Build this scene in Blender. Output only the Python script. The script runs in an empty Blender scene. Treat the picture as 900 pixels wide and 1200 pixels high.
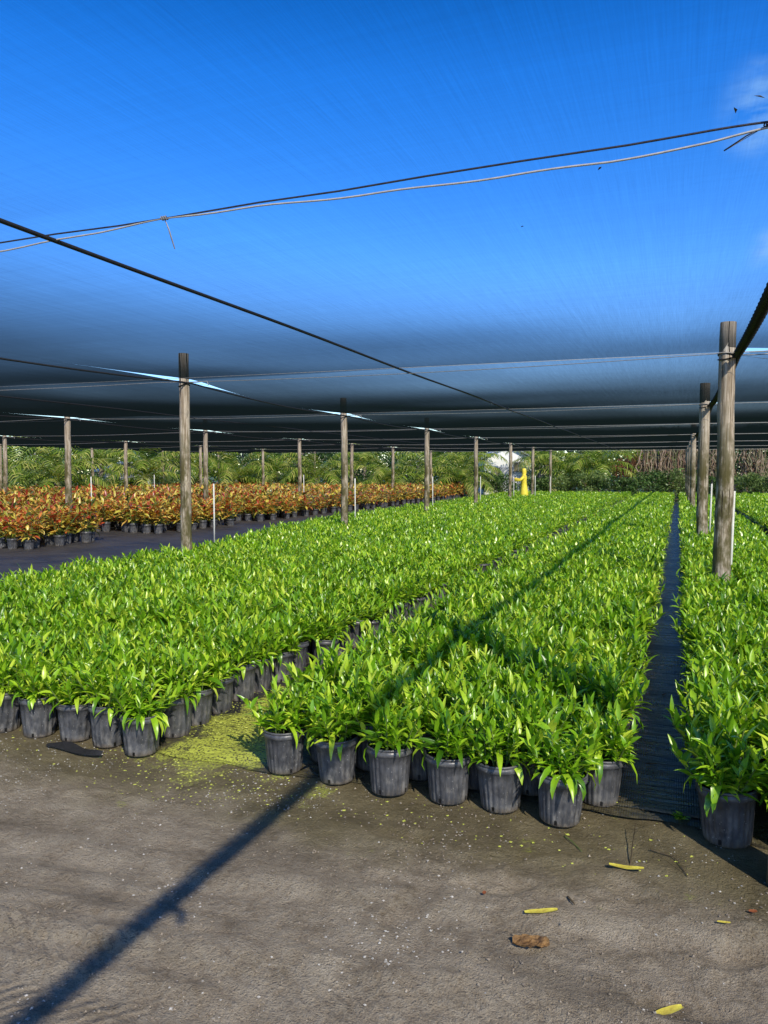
import bpy, math, random
import numpy as np
from mathutils import Vector, Matrix
random.seed(7); RNG = np.random.default_rng(7)
scene = bpy.context.scene
COL = scene.collection
R = math.radians
PI = math.pi
PSI = R(21.7); CP, SP = math.cos(PSI), math.sin(PSI)
EYE = 1.6; FPX = 867.0
H = 2.95                                   # height of the wires that carry the shade cloth
SUN = Vector((0.81, -0.87, 1.0)).normalized()

def cam_dr(x, y):                          # world -> camera depth and lateral offset (metres)
    return CP*y - SP*x, CP*x + SP*y
def at(px, d):                             # photo column at a depth -> world x, y
    r = (px-450)/FPX*d
    return (-SP*d + CP*r, CP*d + SP*r)

# ------------------------------------------------------------------ materials
class NT:
    def __init__(s, name):
        s.m = bpy.data.materials.new(name); s.m.use_nodes = True
        s.t = s.m.node_tree; s.t.nodes.clear()
        s.out = s.t.nodes.new('ShaderNodeOutputMaterial')
    def n(s, typ, ins=None, **kw):
        nd = s.t.nodes.new(typ)
        for k, v in kw.items(): setattr(nd, k, v)
        for k, v in (ins or {}).items():
            sk = nd.inputs[k]
            if isinstance(v, bpy.types.NodeSocket): s.t.links.new(v, sk)
            else: sk.default_value = v
        return nd
    def geo(s): return s.n('ShaderNodeNewGeometry')
    def obj(s): return s.n('ShaderNodeTexCoord').outputs['Object']
    def pos(s): return s.geo().outputs['Position']
    def noise(s, vec, scale, detail=4, rough=.55, dist=0.0):
        return s.n('ShaderNodeTexNoise', {'Vector': vec, 'Scale': scale, 'Detail': detail, 'Roughness': rough, 'Distortion': dist}).outputs['Fac']
    def mapping(s, vec, scale=(1,1,1), rot=(0,0,0), loc=(0,0,0)):
        return s.n('ShaderNodeMapping', {'Vector': vec, 'Scale': scale, 'Rotation': rot, 'Location': loc}).outputs[0]
    def ramp(s, fac, stops, interp='LINEAR'):
        r = s.n('ShaderNodeValToRGB', {'Fac': fac}); cr = r.color_ramp; cr.interpolation = interp
        while len(cr.elements) < len(stops): cr.elements.new(.5)
        for e, (p, c) in zip(cr.elements, stops):
            e.position = p; e.color = (*c, 1) if len(c) == 3 else c
        return r.outputs['Color']
    def math(s, op, a, b=0.0, c=0.0, clamp=False):
        nd = s.n('ShaderNodeMath', operation=op, use_clamp=clamp)
        for i, v in enumerate((a, b, c)):
            if isinstance(v, bpy.types.NodeSocket): s.t.links.new(v, nd.inputs[i])
            else: nd.inputs[i].default_value = v
        return nd.outputs[0]
    def mix(s, fac, a, b, blend='MIX'):
        nd = s.n('ShaderNodeMix', data_type='RGBA', blend_type=blend)
        for i, v in ((0, fac), (6, a), (7, b)):
            if isinstance(v, bpy.types.NodeSocket): s.t.links.new(v, nd.inputs[i])
            else: nd.inputs[i].default_value = v if i == 0 else (*v, 1)
        return nd.outputs[2]
    def maprange(s, v, a, b, c=0., d=1., smooth=True):
        nd = s.n('ShaderNodeMapRange', {'Value': v, 'From Min': a, 'From Max': b, 'To Min': c, 'To Max': d})
        if smooth: nd.interpolation_type = 'SMOOTHSTEP'
        return nd.outputs[0]
    def bump(s, h, dist=.01, strength=1., normal=None):
        i = {'Height': h, 'Distance': dist, 'Strength': strength}
        if normal is not None: i['Normal'] = normal
        return s.n('ShaderNodeBump', i).outputs[0]
    def bsdf(s, color, rough=.6, normal=None, spec=.5, **kw):
        i = {'Roughness': rough, 'Specular IOR Level': spec}
        i['Base Color'] = color if isinstance(color, bpy.types.NodeSocket) else (*color, 1)
        if normal is not None: i['Normal'] = normal
        i.update(kw)
        return s.n('ShaderNodeBsdfPrincipled', i).outputs[0]
    def end(s, sh, disp=None):
        s.t.links.new(sh, s.out.inputs['Surface']); return s.m

def simple(name, a, b, scale=8, rough=.6, bump=0., spec=.4, metal=0.):
    t = NT(name); o = t.obj(); f = t.noise(o, scale, 5)
    c = t.ramp(f, [(.3, a), (.7, b)])
    nm = t.bump(t.noise(o, scale*4, 4), bump) if bump else None
    return t.end(t.bsdf(c, rough, nm, spec, Metallic=metal))

def leaf_mat(name, stops, rough=.38, trans=.3, tcol=None, patch=.35, pscale=1.3, spec=.45, interp='LINEAR'):
    t = NT(name); g = t.geo()
    rnd = g.outputs['Random Per Island']
    p = t.noise(g.outputs['Position'], pscale, 2)
    f = t.math('ADD', t.math('MULTIPLY', rnd, 1-patch), t.math('MULTIPLY', p, patch))
    c = t.ramp(f, stops, interp)
    fine = t.noise(g.outputs['Position'], 60, 2)
    c = t.mix(t.math('MULTIPLY', fine, .35), c, (.01, .02, .005), 'MIX')
    b = t.bsdf(c, rough, None, spec)
    hs = t.n('ShaderNodeHueSaturation', {'Color': c, 'Saturation': 1.1, 'Value': 1.5})
    tr = t.n('ShaderNodeBsdfTranslucent', {'Color': hs.outputs[0]})
    mx = t.n('ShaderNodeMixShader', {0: trans, 1: b, 2: tr.outputs[0]})
    return t.end(mx.outputs[0])

M = {}
M['green'] = leaf_mat('green_leaf', [(.12, (.045, .15, .006)), (.34, (.19, .42, .012)), (.60, (.38, .64, .024)), (.88, (.72, .84, .08))], rough=.33, trans=.22, spec=.6)
M['croton'] = leaf_mat('croton_leaf', [(.10, (.03, .05, .012)), (.24, (.20, .26, .03)), (.34, (.70, .62, .09)), (.54, (.92, .66, .14)), (.66, (.85, .32, .08)),
                                       (.78, (.50, .07, .03)), (.92, (.22, .015, .015))], trans=.28, pscale=.7, patch=.25, rough=.33, spec=.6)
M['stem'] = simple('green_stem', (.08, .13, .03), (.15, .2, .05), 20)
M['soil'] = simple('potting_soil', (.012, .009, .006), (.05, .038, .026), 60, .95, .01, .2)
M['palm'] = leaf_mat('palm_leaf', [(.1, (.08, .18, .02)), (.5, (.28, .40, .05)), (.85, (.62, .60, .18))], pscale=.4, trans=.35)
M['bush'] = leaf_mat('bush_leaf', [(.15, (.012, .035, .008)), (.5, (.05, .12, .022)), (.85, (.20, .30, .09))], pscale=.6, trans=.2, spec=.3)
M['bush_pale'] = leaf_mat('pale_bush_leaf', [(.15, (.07, .13, .03)), (.5, (.17, .26, .07)), (.85, (.34, .42, .15))], pscale=.6, trans=.3, spec=.3)
M['tree'] = leaf_mat('tree_leaf', [(.15, (.012, .035, .008)), (.5, (.035, .08, .015)), (.85, (.11, .18, .04))], pscale=.35, trans=.25, spec=.3)
M['dry'] = leaf_mat('dry_vine', [(.1, (.05, .035, .02)), (.35, (.26, .15, .10)), (.5, (.10, .12, .04)), (.65, (.42, .30, .22)), (.8, (.08, .10, .03)), (.95, (.55, .42, .32))], pscale=1.5, trans=.15, spec=.2)
M['rust'] = leaf_mat('reddish_leaf', [(.1, (.12, .05, .02)), (.5, (.36, .14, .07)), (.9, (.45, .26, .14))], pscale=1, trans=.2, spec=.2)

def mk_pot():
    t = NT('pot_plastic'); o = t.obj()
    sx = t.n('ShaderNodeSeparateXYZ', {0: o}); z = sx.outputs[2]
    n1 = t.noise(o, 14, 5, .65); n2 = t.noise(t.mapping(o, (30, 30, 16)), 1, 5, .6)
    inf = t.n('ShaderNodeObjectInfo').outputs['Random']
    base = t.ramp(n1, [(.3, (.030, .032, .036)), (.7, (.105, .108, .116))])
    dust = t.math('MULTIPLY', t.maprange(n2, .42, .75), t.maprange(z, .2, .0, .25, .8))
    c = t.mix(dust, base, (.30, .285, .26))
    mud = t.math('MULTIPLY', t.maprange(z, .045, .0), t.maprange(n1, .35, .6))
    c = t.mix(mud, c, (.13, .105, .075))
    ang = t.math('ARCTAN2', sx.outputs[1], sx.outputs[0])
    hole = t.math('MULTIPLY', t.maprange(t.math('SINE', t.math('MULTIPLY', ang, 4.)), .93, .98),
                  t.math('MULTIPLY', t.maprange(z, .008, .013), t.maprange(z, .036, .030)))
    c = t.mix(hole, c, (.003, .003, .003))
    c = t.mix(t.maprange(inf, 0, 1, 0, .35, False), c, (.04, .04, .045))
    sp = t.n('ShaderNodeTexVoronoi', {'Vector': o, 'Scale': 45.}).outputs['Distance']
    c = t.mix(t.math('MULTIPLY', t.maprange(sp, .13, .07), .55), c, (.4, .4, .38))
    return t.end(t.bsdf(c, t.maprange(n1, .3, .7, .30, .5), t.bump(n1, .003), .5))
M['pot'] = mk_pot()

def mk_wood():
    t = NT('weathered_wood'); o = t.obj()
    sx = t.n('ShaderNodeSeparateXYZ', {0: o}); z = sx.outputs[2]
    g = t.noise(t.mapping(o, (55, 55, 1.6)), 1, 6, .6, .4)
    blot = t.noise(t.mapping(o, (7, 7, 3.)), 1, 5, .65)
    c = t.ramp(g, [(.25, (.10, .075, .045)), (.42, (.27, .21, .145)), (.55, (.50, .43, .33)), (.75, (.66, .60, .50))])
    moss = t.math('MULTIPLY', t.maprange(blot, .36, .58), t.maprange(z, 2.7, 1.5, .15, .95))
    c = t.mix(moss, c, (.085, .075, .025))
    dark = t.maprange(blot, .40, .30, 0, .6)
    c = t.mix(dark, c, (.045, .03, .018))
    crack = t.maprange(t.noise(t.mapping(o, (38, 38, .7)), 1, 3, .5, .6), .36, .33)
    c = t.mix(crack, c, (.02, .014, .01))
    return t.end(t.bsdf(c, .85, t.bump(g, .008, 1., t.bump(blot, .012)), .2))
M['wood'] = mk_wood()

def mk_ground():
    t = NT('muddy_ground'); p = t.pos()
    sx = t.n('ShaderNodeSeparateXYZ', {0: p}); X, Y = sx.outputs[0], sx.outputs[1]
    big = t.noise(p, .9, 4, .6); mid = t.noise(p, 5, 6, .65); fine = t.noise(p, 38, 6, .7); grit = t.noise(p, 150, 3, .7)
    c = t.ramp(mid, [(.30, (.18, .14, .085)), (.46, (.31, .25, .17)), (.58, (.385, .32, .225)), (.74, (.50, .425, .31))])
    c = t.mix(t.maprange(fine, .35, .7, 0, .45), c, (.50, .445, .34))
    c = t.mix(t.maprange(grit, .46, .34, 0, .6), c, (.09, .07, .045))
    # damp olive mud close to the pots
    yy = t.math('ADD', Y, t.math('MULTIPLY', t.math('SUBTRACT', big, .5), 1.3))
    yy = t.math('ADD', yy, t.math('MULTIPLY', X, -.02))
    damp = t.maprange(yy, 2.75, 3.15)
    dc = t.ramp(mid, [(.3, (.10, .08, .03)), (.6, (.20, .165, .075)), (.8, (.33, .28, .16))])
    c = t.mix(t.math('MULTIPLY', damp, .85), c, dc)
    # yellow-green algae crumbs
    an = t.noise(p, 2.6, 5, .7); cr = t.noise(p, 75, 3, .6)
    xg = t.math('SUBTRACT', 1., t.math('MULTIPLY', t.math('ABSOLUTE', t.math('ADD', X, 2.42)), 1.1), clamp=True)
    near = t.math('MULTIPLY', t.maprange(Y, 3.0, 3.5), xg)
    am = t.math('ADD', an, t.math('MULTIPLY', near, .35))
    alg = t.math('MULTIPLY', t.maprange(am, .62, .72), t.maprange(cr, .42, .5))
    alg = t.math('MULTIPLY', alg, t.maprange(Y, 2.55, 3.0))
    c = t.mix(t.math('MULTIPLY', alg, .85), c, (.46, .50, .08))
    # pale crumbs of perlite
    v = t.n('ShaderNodeTexVoronoi', {'Vector': p, 'Scale': 55.}); v.inputs['Randomness'].default_value = 1
    pm = t.math('MULTIPLY', t.maprange(v.outputs['Distance'], .17, .10), t.maprange(t.noise(p, 3.2, 3), .50, .62))
    c = t.mix(t.math('MULTIPLY', pm, .7), c, (.42, .40, .34))
    # grass beyond the nursery
    dist = t.maprange(Y, 47, 50)
    gc = t.ramp(mid, [(.3, (.05, .09, .02)), (.7, (.12, .17, .05))])
    c = t.mix(dist, c, gc)
    wet = t.maprange(t.noise(t.mapping(p, (.8, 1.9, 1), (0, 0, R(-10))), 1.3, 5, .6), .50, .66, 0, .38)
    c = t.mix(wet, c, (.12, .095, .06))
    scuff = t.noise(t.mapping(p, (5, 22, 1), (0, 0, R(-12))), 1, 5, .7, 1.2)
    h = t.math('ADD', t.math('MULTIPLY', mid, .35), t.math('MULTIPLY', fine, .65))
    h = t.math('ADD', h, t.math('MULTIPLY', scuff, .22))
    h = t.math('ADD', h, t.math('MULTIPLY', grit, .42))
    # shallow tyre tread chevrons in two bands across the track
    m = t.mapping(p, (1, 1, 1), (0, 0, R(-8)))
    ms = t.n('ShaderNodeSeparateXYZ', {0: m})
    tread = t.math('SINE', t.math('MULTIPLY', t.math('ADD', t.math('ADD', ms.outputs[0], t.math('ABSOLUTE', t.math('SUBTRACT', ms.outputs[1], 1.95))),
                                                     t.math('MULTIPLY', mid, .12)), 95.))
    band = t.math('MULTIPLY', t.maprange(t.math('ABSOLUTE', t.math('SUBTRACT', ms.outputs[1], 1.95)), .34, .24), t.maprange(big, .38, .55))
    h = t.math('ADD', h, t.math('MULTIPLY', t.math('MULTIPLY', tread, band), .22))
    rough = t.maprange(damp, 0, 1, .8, .5)
    nm = t.bump(h, .038)
    return t.end(t.bsdf(c, rough, nm, .35))
M['ground'] = mk_ground()

def mk_mat():
    t = NT('weed_mat'); p = t.pos()
    sx = t.n('ShaderNodeSeparateXYZ', {0: p}); X, Y = sx.outputs[0], sx.outputs[1]
    n1 = t.noise(p, 2.2, 5, .65); n2 = t.noise(t.mapping(p, (2.2, 14, 1)), 1, 5, .6, .8); n3 = t.noise(p, 30, 5, .7)
    c = t.ramp(n1, [(.3, (.007, .007, .010)), (.7, (.020, .021, .026))])
    c = t.mix(t.maprange(n2, .50, .66, 0, .55), c, (.07, .07, .08))
    sp2 = t.maprange(t.noise(p, 1.1, 6, .75), .56, .66, 0, .6)
    c = t.mix(sp2, c, (.085, .07, .045))
    far = t.math('MULTIPLY', t.maprange(X, -6.5, -7.5), t.maprange(t.noise(p, .7, 5, .7), .35, .65, .15, .9))
    c = t.mix(far, c, (.062, .056, .05))
    # mud washed over the front edge
    ed = t.math('ADD', Y, t.math('MULTIPLY', t.math('SUBTRACT', n1, .5), .9))
    mud = t.math('MULTIPLY', t.maprange(ed, 4.0, 3.55), t.maprange(n3, .3, .55, .4, 1))
    c = t.mix(mud, c, t.ramp(n3, [(.3, (.035, .03, .016)), (.7, (.10, .088, .05))]))
    an = t.noise(p, 2.6, 5, .7); cr = t.noise(p, 75, 3, .6)
    xg = t.math('SUBTRACT', 1., t.math('MULTIPLY', t.math('ABSOLUTE', t.math('ADD', X, 2.42)), 1.3), clamp=True)
    near = t.math('MULTIPLY', t.maprange(Y, 5.6, 4.2), xg)
    am = t.math('ADD', t.math('MULTIPLY', an, .8), t.math('MULTIPLY', near, .42))
    alg = t.math('MULTIPLY', t.maprange(am, .58, .70), t.maprange(cr, .40, .5))
    c = t.mix(t.math('MULTIPLY', alg, .9), c, (.50, .55, .08))
    v = t.n('ShaderNodeTexVoronoi', {'Vector': p, 'Scale': 30.}).outputs['Distance']
    c = t.mix(t.math('MULTIPLY', t.maprange(v, .09, .05), .5), c, (.3, .3, .26))
    wv = t.n('ShaderNodeTexWave', {'Vector': p, 'Scale': 28., 'Distortion': .6}).outputs['Fac']
    h = t.math('ADD', t.math('MULTIPLY', n2, 1.), t.math('MULTIPLY', wv, .03))
    h = t.math('ADD', h, t.math('MULTIPLY', n3, .12))
    return t.end(t.bsdf(c, t.math('ADD', t.maprange(n1, .3, .7, .2, .42), t.maprange(X, -5, -7, 0, .35)), t.bump(h, .03), .5))
M['mat'] = mk_mat()

def mk_cloth():
    # knitted black shade net: a mesh of holes; the more slantwise a ray meets it the less gets through
    t = NT('shade_net'); g = t.geo(); p = g.outputs['Position']
    dot = t.n('ShaderNodeVectorMath', {0: g.outputs['Incoming'], 1: g.outputs['Normal']}, operation='DOT_PRODUCT').outputs['Value']
    cs = t.math('MAXIMUM', t.math('ABSOLUTE', dot), .01)
    ix = t.n('ShaderNodeSeparateXYZ', {0: g.outputs['Incoming']}).outputs[0]
    cs = t.math('MULTIPLY', cs, t.math('SUBTRACT', 1.1, t.math('MULTIPLY', t.math('ABSOLUTE', ix), .42)))
    s1 = t.noise(t.mapping(p, (26, .35, 1)), 1, 5, .75)
    s2 = t.noise(t.mapping(p, (.5, 22, 1), (0, 0, R(1.5))), 1, 5, .75)
    s3 = t.noise(t.mapping(p, (120, 2.5, 1)), 1, 2, .6)
    st = t.math('ADD', t.math('ADD', t.math('MULTIPLY', s1, .45), t.math('MULTIPLY', s2, .45)), t.math('MULTIPLY', s3, .6))  # ~0.8
    cs = t.math('ADD', cs, t.maprange(st, .5, 1.1, .008, -.008, False))
    T = t.math('MULTIPLY', t.math('POWER', t.maprange(cs, .058, .30), 1.05), t.maprange(cs, .25, .7, .90, .97, False))
    T = t.math('MULTIPLY', T, t.maprange(st, .4, 1.1, 1.09, .86, False))
    comb = t.n('ShaderNodeCombineColor', {0: t.math('POWER', T, 1.12), 1: t.math('POWER', T, 1.12), 2: t.math('POWER', T, 1.08)})
    tr = t.n('ShaderNodeBsdfTransparent', {'Color': comb.outputs[0]})
    inv = t.math('SUBTRACT', 1., T)
    dcol = t.mix(inv, (0, 0, 0), (.010, .012, .013))
    tcol = t.mix(inv, (0, 0, 0), (.005, .009, .009))
    df = t.n('ShaderNodeBsdfDiffuse', {'Color': dcol}); tl = t.n('ShaderNodeBsdfTranslucent', {'Color': tcol})
    a = t.n('ShaderNodeAddShader', {0: df.outputs[0], 1: tl.outputs[0]})
    b = t.n('ShaderNodeAddShader', {0: a.outputs[0], 1: tr.outputs[0]})
    return t.end(b.outputs[0])
M['cloth'] = mk_cloth()
M['black'] = simple('black_cord', (.008, .008, .009), (.02, .02, .022), 60, .7, .002)
M['wire'] = simple('galvanised_wire', (.22, .22, .21), (.36, .36, .34), 30, .45, 0, .4, .3)
M['pale_wire'] = simple('pale_wire', (.45, .45, .43), (.62, .62, .58), 30, .4, 0, .5, .2)
M['dark_wire'] = simple('dark_wire', (.05, .05, .06), (.10, .10, .11), 30, .4, 0, .5, .6)
M['pvc'] = simple('white_pvc', (.55, .55, .47), (.75, .75, .68), 6, .5)
M['yellow_leaf'] = simple('yellow_leaf', (.42, .33, .05), (.66, .60, .08), 40, .5, .002)
M['brown_leaf'] = simple('brown_leaf', (.06, .03, .012), (.30, .17, .06), 40, .7, .006)
M['red_leaf'] = simple('red_leaf', (.18, .05, .02), (.34, .12, .04), 40, .6, .002)
M['twig'] = simple('twig', (.05, .035, .02), (.12, .09, .05), 40, .8)
M['stone'] = simple('perlite', (.30, .28, .24), (.55, .53, .48), 90, .8)
M['clod'] = simple('clod', (.14, .11, .08), (.34, .29, .22), 70, .9)
M['moss'] = simple('algae_flake', (.42, .48, .06), (.62, .64, .15), 40, .8)
M['coat'] = simple('yellow_raincoat', (.72, .58, .04), (.85, .70, .07), 6, .45, .01)
M['skin'] = simple('skin', (.30, .17, .11), (.38, .22, .15), 9, .5)
M['boot'] = simple('rubber_boot', (.02, .02, .02), (.04, .04, .04), 9, .4)
M['white'] = simple('white_wall', (.68, .68, .66), (.8, .8, .78), 2, .7, .003)
M['roof'] = simple('grey_roof', (.30, .33, .37), (.42, .45, .5), 3, .5, .01)
M['trim'] = simple('grey_trim', (.35, .36, .37), (.5, .5, .5), 5, .5)
M['bark'] = simple('bark', (.10, .08, .06), (.28, .24, .19), 9, .9, .03)
def mk_glass():
    t = NT('window_glass'); return t.end(t.bsdf((.03, .04, .05), .05, None, .8))
M['glass'] = mk_glass()

# ------------------------------------------------------------------ mesh helpers
class MB:                                    # collects geometry, builds ONE mesh object
    def __init__(s): s.v = []; s.f = []; s.mi = []; s.n = 0
    def add(s, v, f, mi=0):
        v = np.asarray(v, dtype=np.float64).reshape(-1, 3); f = np.asarray(f, dtype=np.int64).reshape(-1, 4)
        s.v.append(v); s.f.append(f + s.n); s.mi.append(np.full(len(f), mi, dtype=np.int32)); s.n += len(v)
    def box(s, c, d, mi=0, rz=0.):
        v = np.array([[x, y, z] for x in (-.5, .5) for y in (-.5, .5) for z in (-.5, .5)])*np.array(d)
        ca, sa = math.cos(rz), math.sin(rz)
        v = np.stack([v[:, 0]*ca - v[:, 1]*sa, v[:, 0]*sa + v[:, 1]*ca, v[:, 2]], 1) + np.array(c)
        s.add(v, [[0, 1, 3, 2], [4, 6, 7, 5], [0, 4, 5, 1], [2, 3, 7, 6], [0, 2, 6, 4], [1, 5, 7, 3]], mi)
    def tube(s, pts, rad, n=8, mi=0, caps=True):
        pts = np.asarray(pts, float); m = len(pts)
        rad = np.full(m, rad) if np.isscalar(rad) else np.asarray(rad, float)
        t = np.gradient(pts, axis=0); t /= np.linalg.norm(t, axis=1)[:, None] + 1e-12
        ref = np.array([0, 0, 1.]) if abs(t[0, 2]) < .8 else np.array([1., 0, 0])
        a = np.cross(t, ref); a /= np.linalg.norm(a, axis=1)[:, None] + 1e-12
        b = np.cross(t, a)
        th = np.arange(n)*2*PI/n
        v = pts[:, None] + rad[:, None, None]*(a[:, None]*np.cos(th)[None, :, None] + b[:, None]*np.sin(th)[None, :, None])
        v = v.reshape(-1, 3); f = []
        for i in range(m-1):
            for j in range(n):
                k = (j+1) % n; f.append([i*n+j, i*n+k, (i+1)*n+k, (i+1)*n+j])
        if caps:
            v = np.vstack([v, pts[0], pts[-1]]); c0, c1 = m*n, m*n+1
            for j in range(0, n, 2):
                f.append([c0, (j+2) % n, j+1, j]); f.append([c1, (m-1)*n+j, (m-1)*n+j+1, (m-1)*n+(j+2) % n])
        s.add(v, f, mi)
    def lathe(s, prof, n=24, mi=0, flute=None):
        prof = np.asarray(prof, float); th = np.arange(n)*2*PI/n; m = len(prof); v = []
        for i, (r, z) in enumerate(prof):
            rr = np.full(n, r)
            if flute and flute[0] <= i <= flute[1]: rr = r*(1 + flute[3]*np.where(np.abs(np.sin(th*flute[2]/2)) > .8, -1.0, .15))
            v.append(np.stack([rr*np.cos(th), rr*np.sin(th), np.full(n, z)], 1))
        f = [[i*n+j, i*n+(j+1) % n, (i+1)*n+(j+1) % n, (i+1)*n+j] for i in range(m-1) for j in range(n)]
        s.add(np.vstack(v), f, mi)
    def arrays(s): return np.vstack(s.v), np.vstack(s.f), np.concatenate(s.mi)
    def mesh(s, name, mats, smooth=True):
        v, f, mi = s.arrays(); me = bpy.data.meshes.new(name)
        me.vertices.add(len(v)); me.vertices.foreach_set('co', v.astype(np.float32).ravel())
        me.loops.add(len(f)*4); me.loops.foreach_set('vertex_index', f.astype(np.int32).ravel())
        me.polygons.add(len(f)); me.polygons.foreach_set('loop_start', np.arange(0, len(f)*4, 4, dtype=np.int32))
        me.polygons.foreach_set('material_index', mi)
        me.polygons.foreach_set('use_smooth', np.full(len(f), smooth))
        me.update(calc_edges=True)
        for m in (mats if isinstance(mats, (list, tuple)) else [mats]): me.materials.append(m)
        return me
    def build(s, name, mats, parent=None, smooth=True, loc=(0, 0, 0)):
        o = bpy.data.objects.new(name, s.mesh(name, mats, smooth)); COL.objects.link(o)
        o.location = loc
        if parent is not None: o.parent = parent
        return o
def tag(o, label=None, cat=None, group=None, kind=None):
    if label: o['label'] = label
    if cat: o['category'] = cat
    if group: o['group'] = group
    if kind: o['kind'] = kind
    return o
def thing(name, label, cat, loc=(0, 0, 0), rz=0., group=None):
    o = bpy.data.objects.new(name, None); COL.objects.link(o); o.location = loc; o.rotation_euler = (0, 0, rz)
    o.empty_display_size = .1
    return tag(o, label, cat, group)
def inst(name, me, parent):
    o = bpy.data.objects.new(name, me); COL.objects.link(o); o.parent = parent; return o
def copy_tree(root):
    r = root.copy(); COL.objects.link(r)
    for ch in root.children:
        c = ch.copy(); COL.objects.link(c); c.parent = r
    return r

_lat = np.random.default_rng(3).random((256, 256))
def vnoise(x, y, s):
    x = x*s + 1000; y = y*s + 1000; xi = np.floor(x).astype(int); yi = np.floor(y).astype(int); fx = x-xi; fy = y-yi
    fx = fx*fx*(3-2*fx); fy = fy*fy*(3-2*fy); L = lambda a, b: _lat[a % 256, b % 256]
    return (L(xi, yi)*(1-fx)+L(xi+1, yi)*fx)*(1-fy) + (L(xi, yi+1)*(1-fx)+L(xi+1, yi+1)*fx)*fy - .5
def fbm(x, y, s, o=4):
    return sum(vnoise(x+i*17.3, y-i*9.1, s*2**i)*.5**i for i in range(o))

def leaves(mb, B, az, e0, curl, L, W, nseg=4, fold=True, mi=0, tw=None, shape='lance', rng=RNG):
    B = np.asarray(B, float); N = len(B)
    h = np.stack([np.cos(az), np.sin(az), np.zeros(N)], 1)
    sd = np.stack([-np.sin(az), np.cos(az), np.zeros(N)], 1)
    if tw is None: tw = rng.normal(0, .35, N)
    p = B.copy(); rows = []
    ts = np.linspace(0, 1, nseg+1)
    for i, t in enumerate(ts):
        e = e0 - curl*t
        d = h*np.cos(e)[:, None] + np.array([0, 0, 1.])*np.sin(e)[:, None]
        nrm = -h*np.sin(e)[:, None] + np.array([0, 0, 1.])*np.cos(e)[:, None]
        s_ = sd*np.cos(tw)[:, None] + nrm*np.sin(tw)[:, None]; n_ = np.cross(d, s_)
        if i: p = p + d*(L/nseg)[:, None]
        w = {'lance': np.sin(PI*min(1, .08+.92*t)**.8)**.9 if t < 1 else .03, 'wide': max(.05, np.sin(PI*(.06+.9*t))**.8)}[shape]
        if t >= 1: w = .04
        w = max(w, .04)*W*.5
        if fold: rows += [p + s_*w[:, None] + n_*(w*.35)[:, None], p.copy(), p - s_*w[:, None] + n_*(w*.35)[:, None]]
        else: rows += [p + s_*w[:, None], p - s_*w[:, None]]
    k = 3 if fold else 2
    V = np.stack(rows, 1); nv = V.shape[1]; F = []
    for i in range(nseg):
        a = i*k
        if fold: F += [[a, a+1, a+k+1, a+k], [a+1, a+2, a+k+2, a+k+1]]
        else: F += [[a, a+1, a+k+1, a+k]]
    F = np.array(F)[None] + (np.arange(N)*nv)[:, None, None]
    mb.add(V.reshape(-1, 3), F.reshape(-1, 4), mi)

def green_foliage(seed, stems, per, nseg, fold, wmul=1., stemgeo=True):
    rng = np.random.default_rng(seed); mb = MB(); B = []; az = []; e0 = []; cu = []; L = []; W = []
    for s in range(stems):
        a = rng.random()*2*PI; r0 = .075*math.sqrt(rng.random()); lean = rng.uniform(.02, .62)*(r0/.075+.35)
        hgt = rng.uniform(.11, .29)*(1-.2*lean); base = np.array([r0*math.cos(a), r0*math.sin(a), .19])
        dr = np.array([math.cos(a)*math.sin(lean), math.sin(a)*math.sin(lean), math.cos(lean)])
        top = base + dr*hgt
        if stemgeo: mb.tube([base, (base+top)/2+rng.normal(0, .004, 3), top], [.005, .004, .002], 4, 1, False)
        ph = rng.random()*7
        for j in range(per):
            t = .25 + .75*(j+.5)/per
            B.append(base + dr*hgt*t); q = ph + j*2.4 + rng.normal(0, .3)
            out = .4*lean; vx, vy = math.cos(q)+out*2*math.cos(a), math.sin(q)+out*2*math.sin(a)
            az.append(math.atan2(vy, vx)); e0.append(R(24) + R(52)*t**1.3 + rng.normal(0, .18)); cu.append(rng.uniform(.2, 1.1)*(1.25-.5*t))
            L.append(rng.uniform(.062, .118)*(1-.1*t)); W.append(rng.uniform(.018, .028)*wmul)
    for j in range(11 if fold else 5):          # low outer leaves drooping over the rim
        q = rng.random()*7; B.append(np.array([.07*math.cos(q), .07*math.sin(q), .225+rng.random()*.06])); az.append(q+rng.normal(0, .3))
        e0.append(rng.uniform(.3, .8)); cu.append(rng.uniform(1.5, 2.4)); L.append(rng.uniform(.13, .19)); W.append(rng.uniform(.026, .038)*wmul)
    leaves(mb, B, *[np.array(q) for q in (az, e0, cu, L, W)], nseg=nseg, fold=fold, rng=rng)
    return mb
def croton_foliage(seed, stems, per, nseg, fold, wmul=1.):
    rng = np.random.default_rng(seed); mb = MB(); B = []; az = []; e0 = []; cu = []; L = []; W = []
    for s in range(stems):
        a = rng.random()*2*PI; lean = rng.uniform(.05, .75); hgt = rng.uniform(.26, .68)
        base = np.array([.05*math.cos(a), .05*math.sin(a), .21])
        dr = np.array([math.cos(a)*math.sin(lean), math.sin(a)*math.sin(lean), math.cos(lean)])
        mb.tube([base, base+dr*hgt], [.008, .005], 4, 1, False); ph = rng.random()*7
        for j in range(per):
            t = .12 + .88*(j+.5)/per; B.append(base+dr*hgt*t); az.append(ph+j*2.4+rng.normal(0, .3))
            e0.append(R(15)+R(55)*t**2+rng.normal(0, .2)); cu.append(rng.uniform(.3, 1.3)); L.append(rng.uniform(.14, .24)); W.append(rng.uniform(.05, .08)*wmul)
    leaves(mb, B, *[np.array(q) for q in (az, e0, cu, L, W)], nseg=nseg, fold=fold, shape='wide', rng=rng)
    return mb

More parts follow.
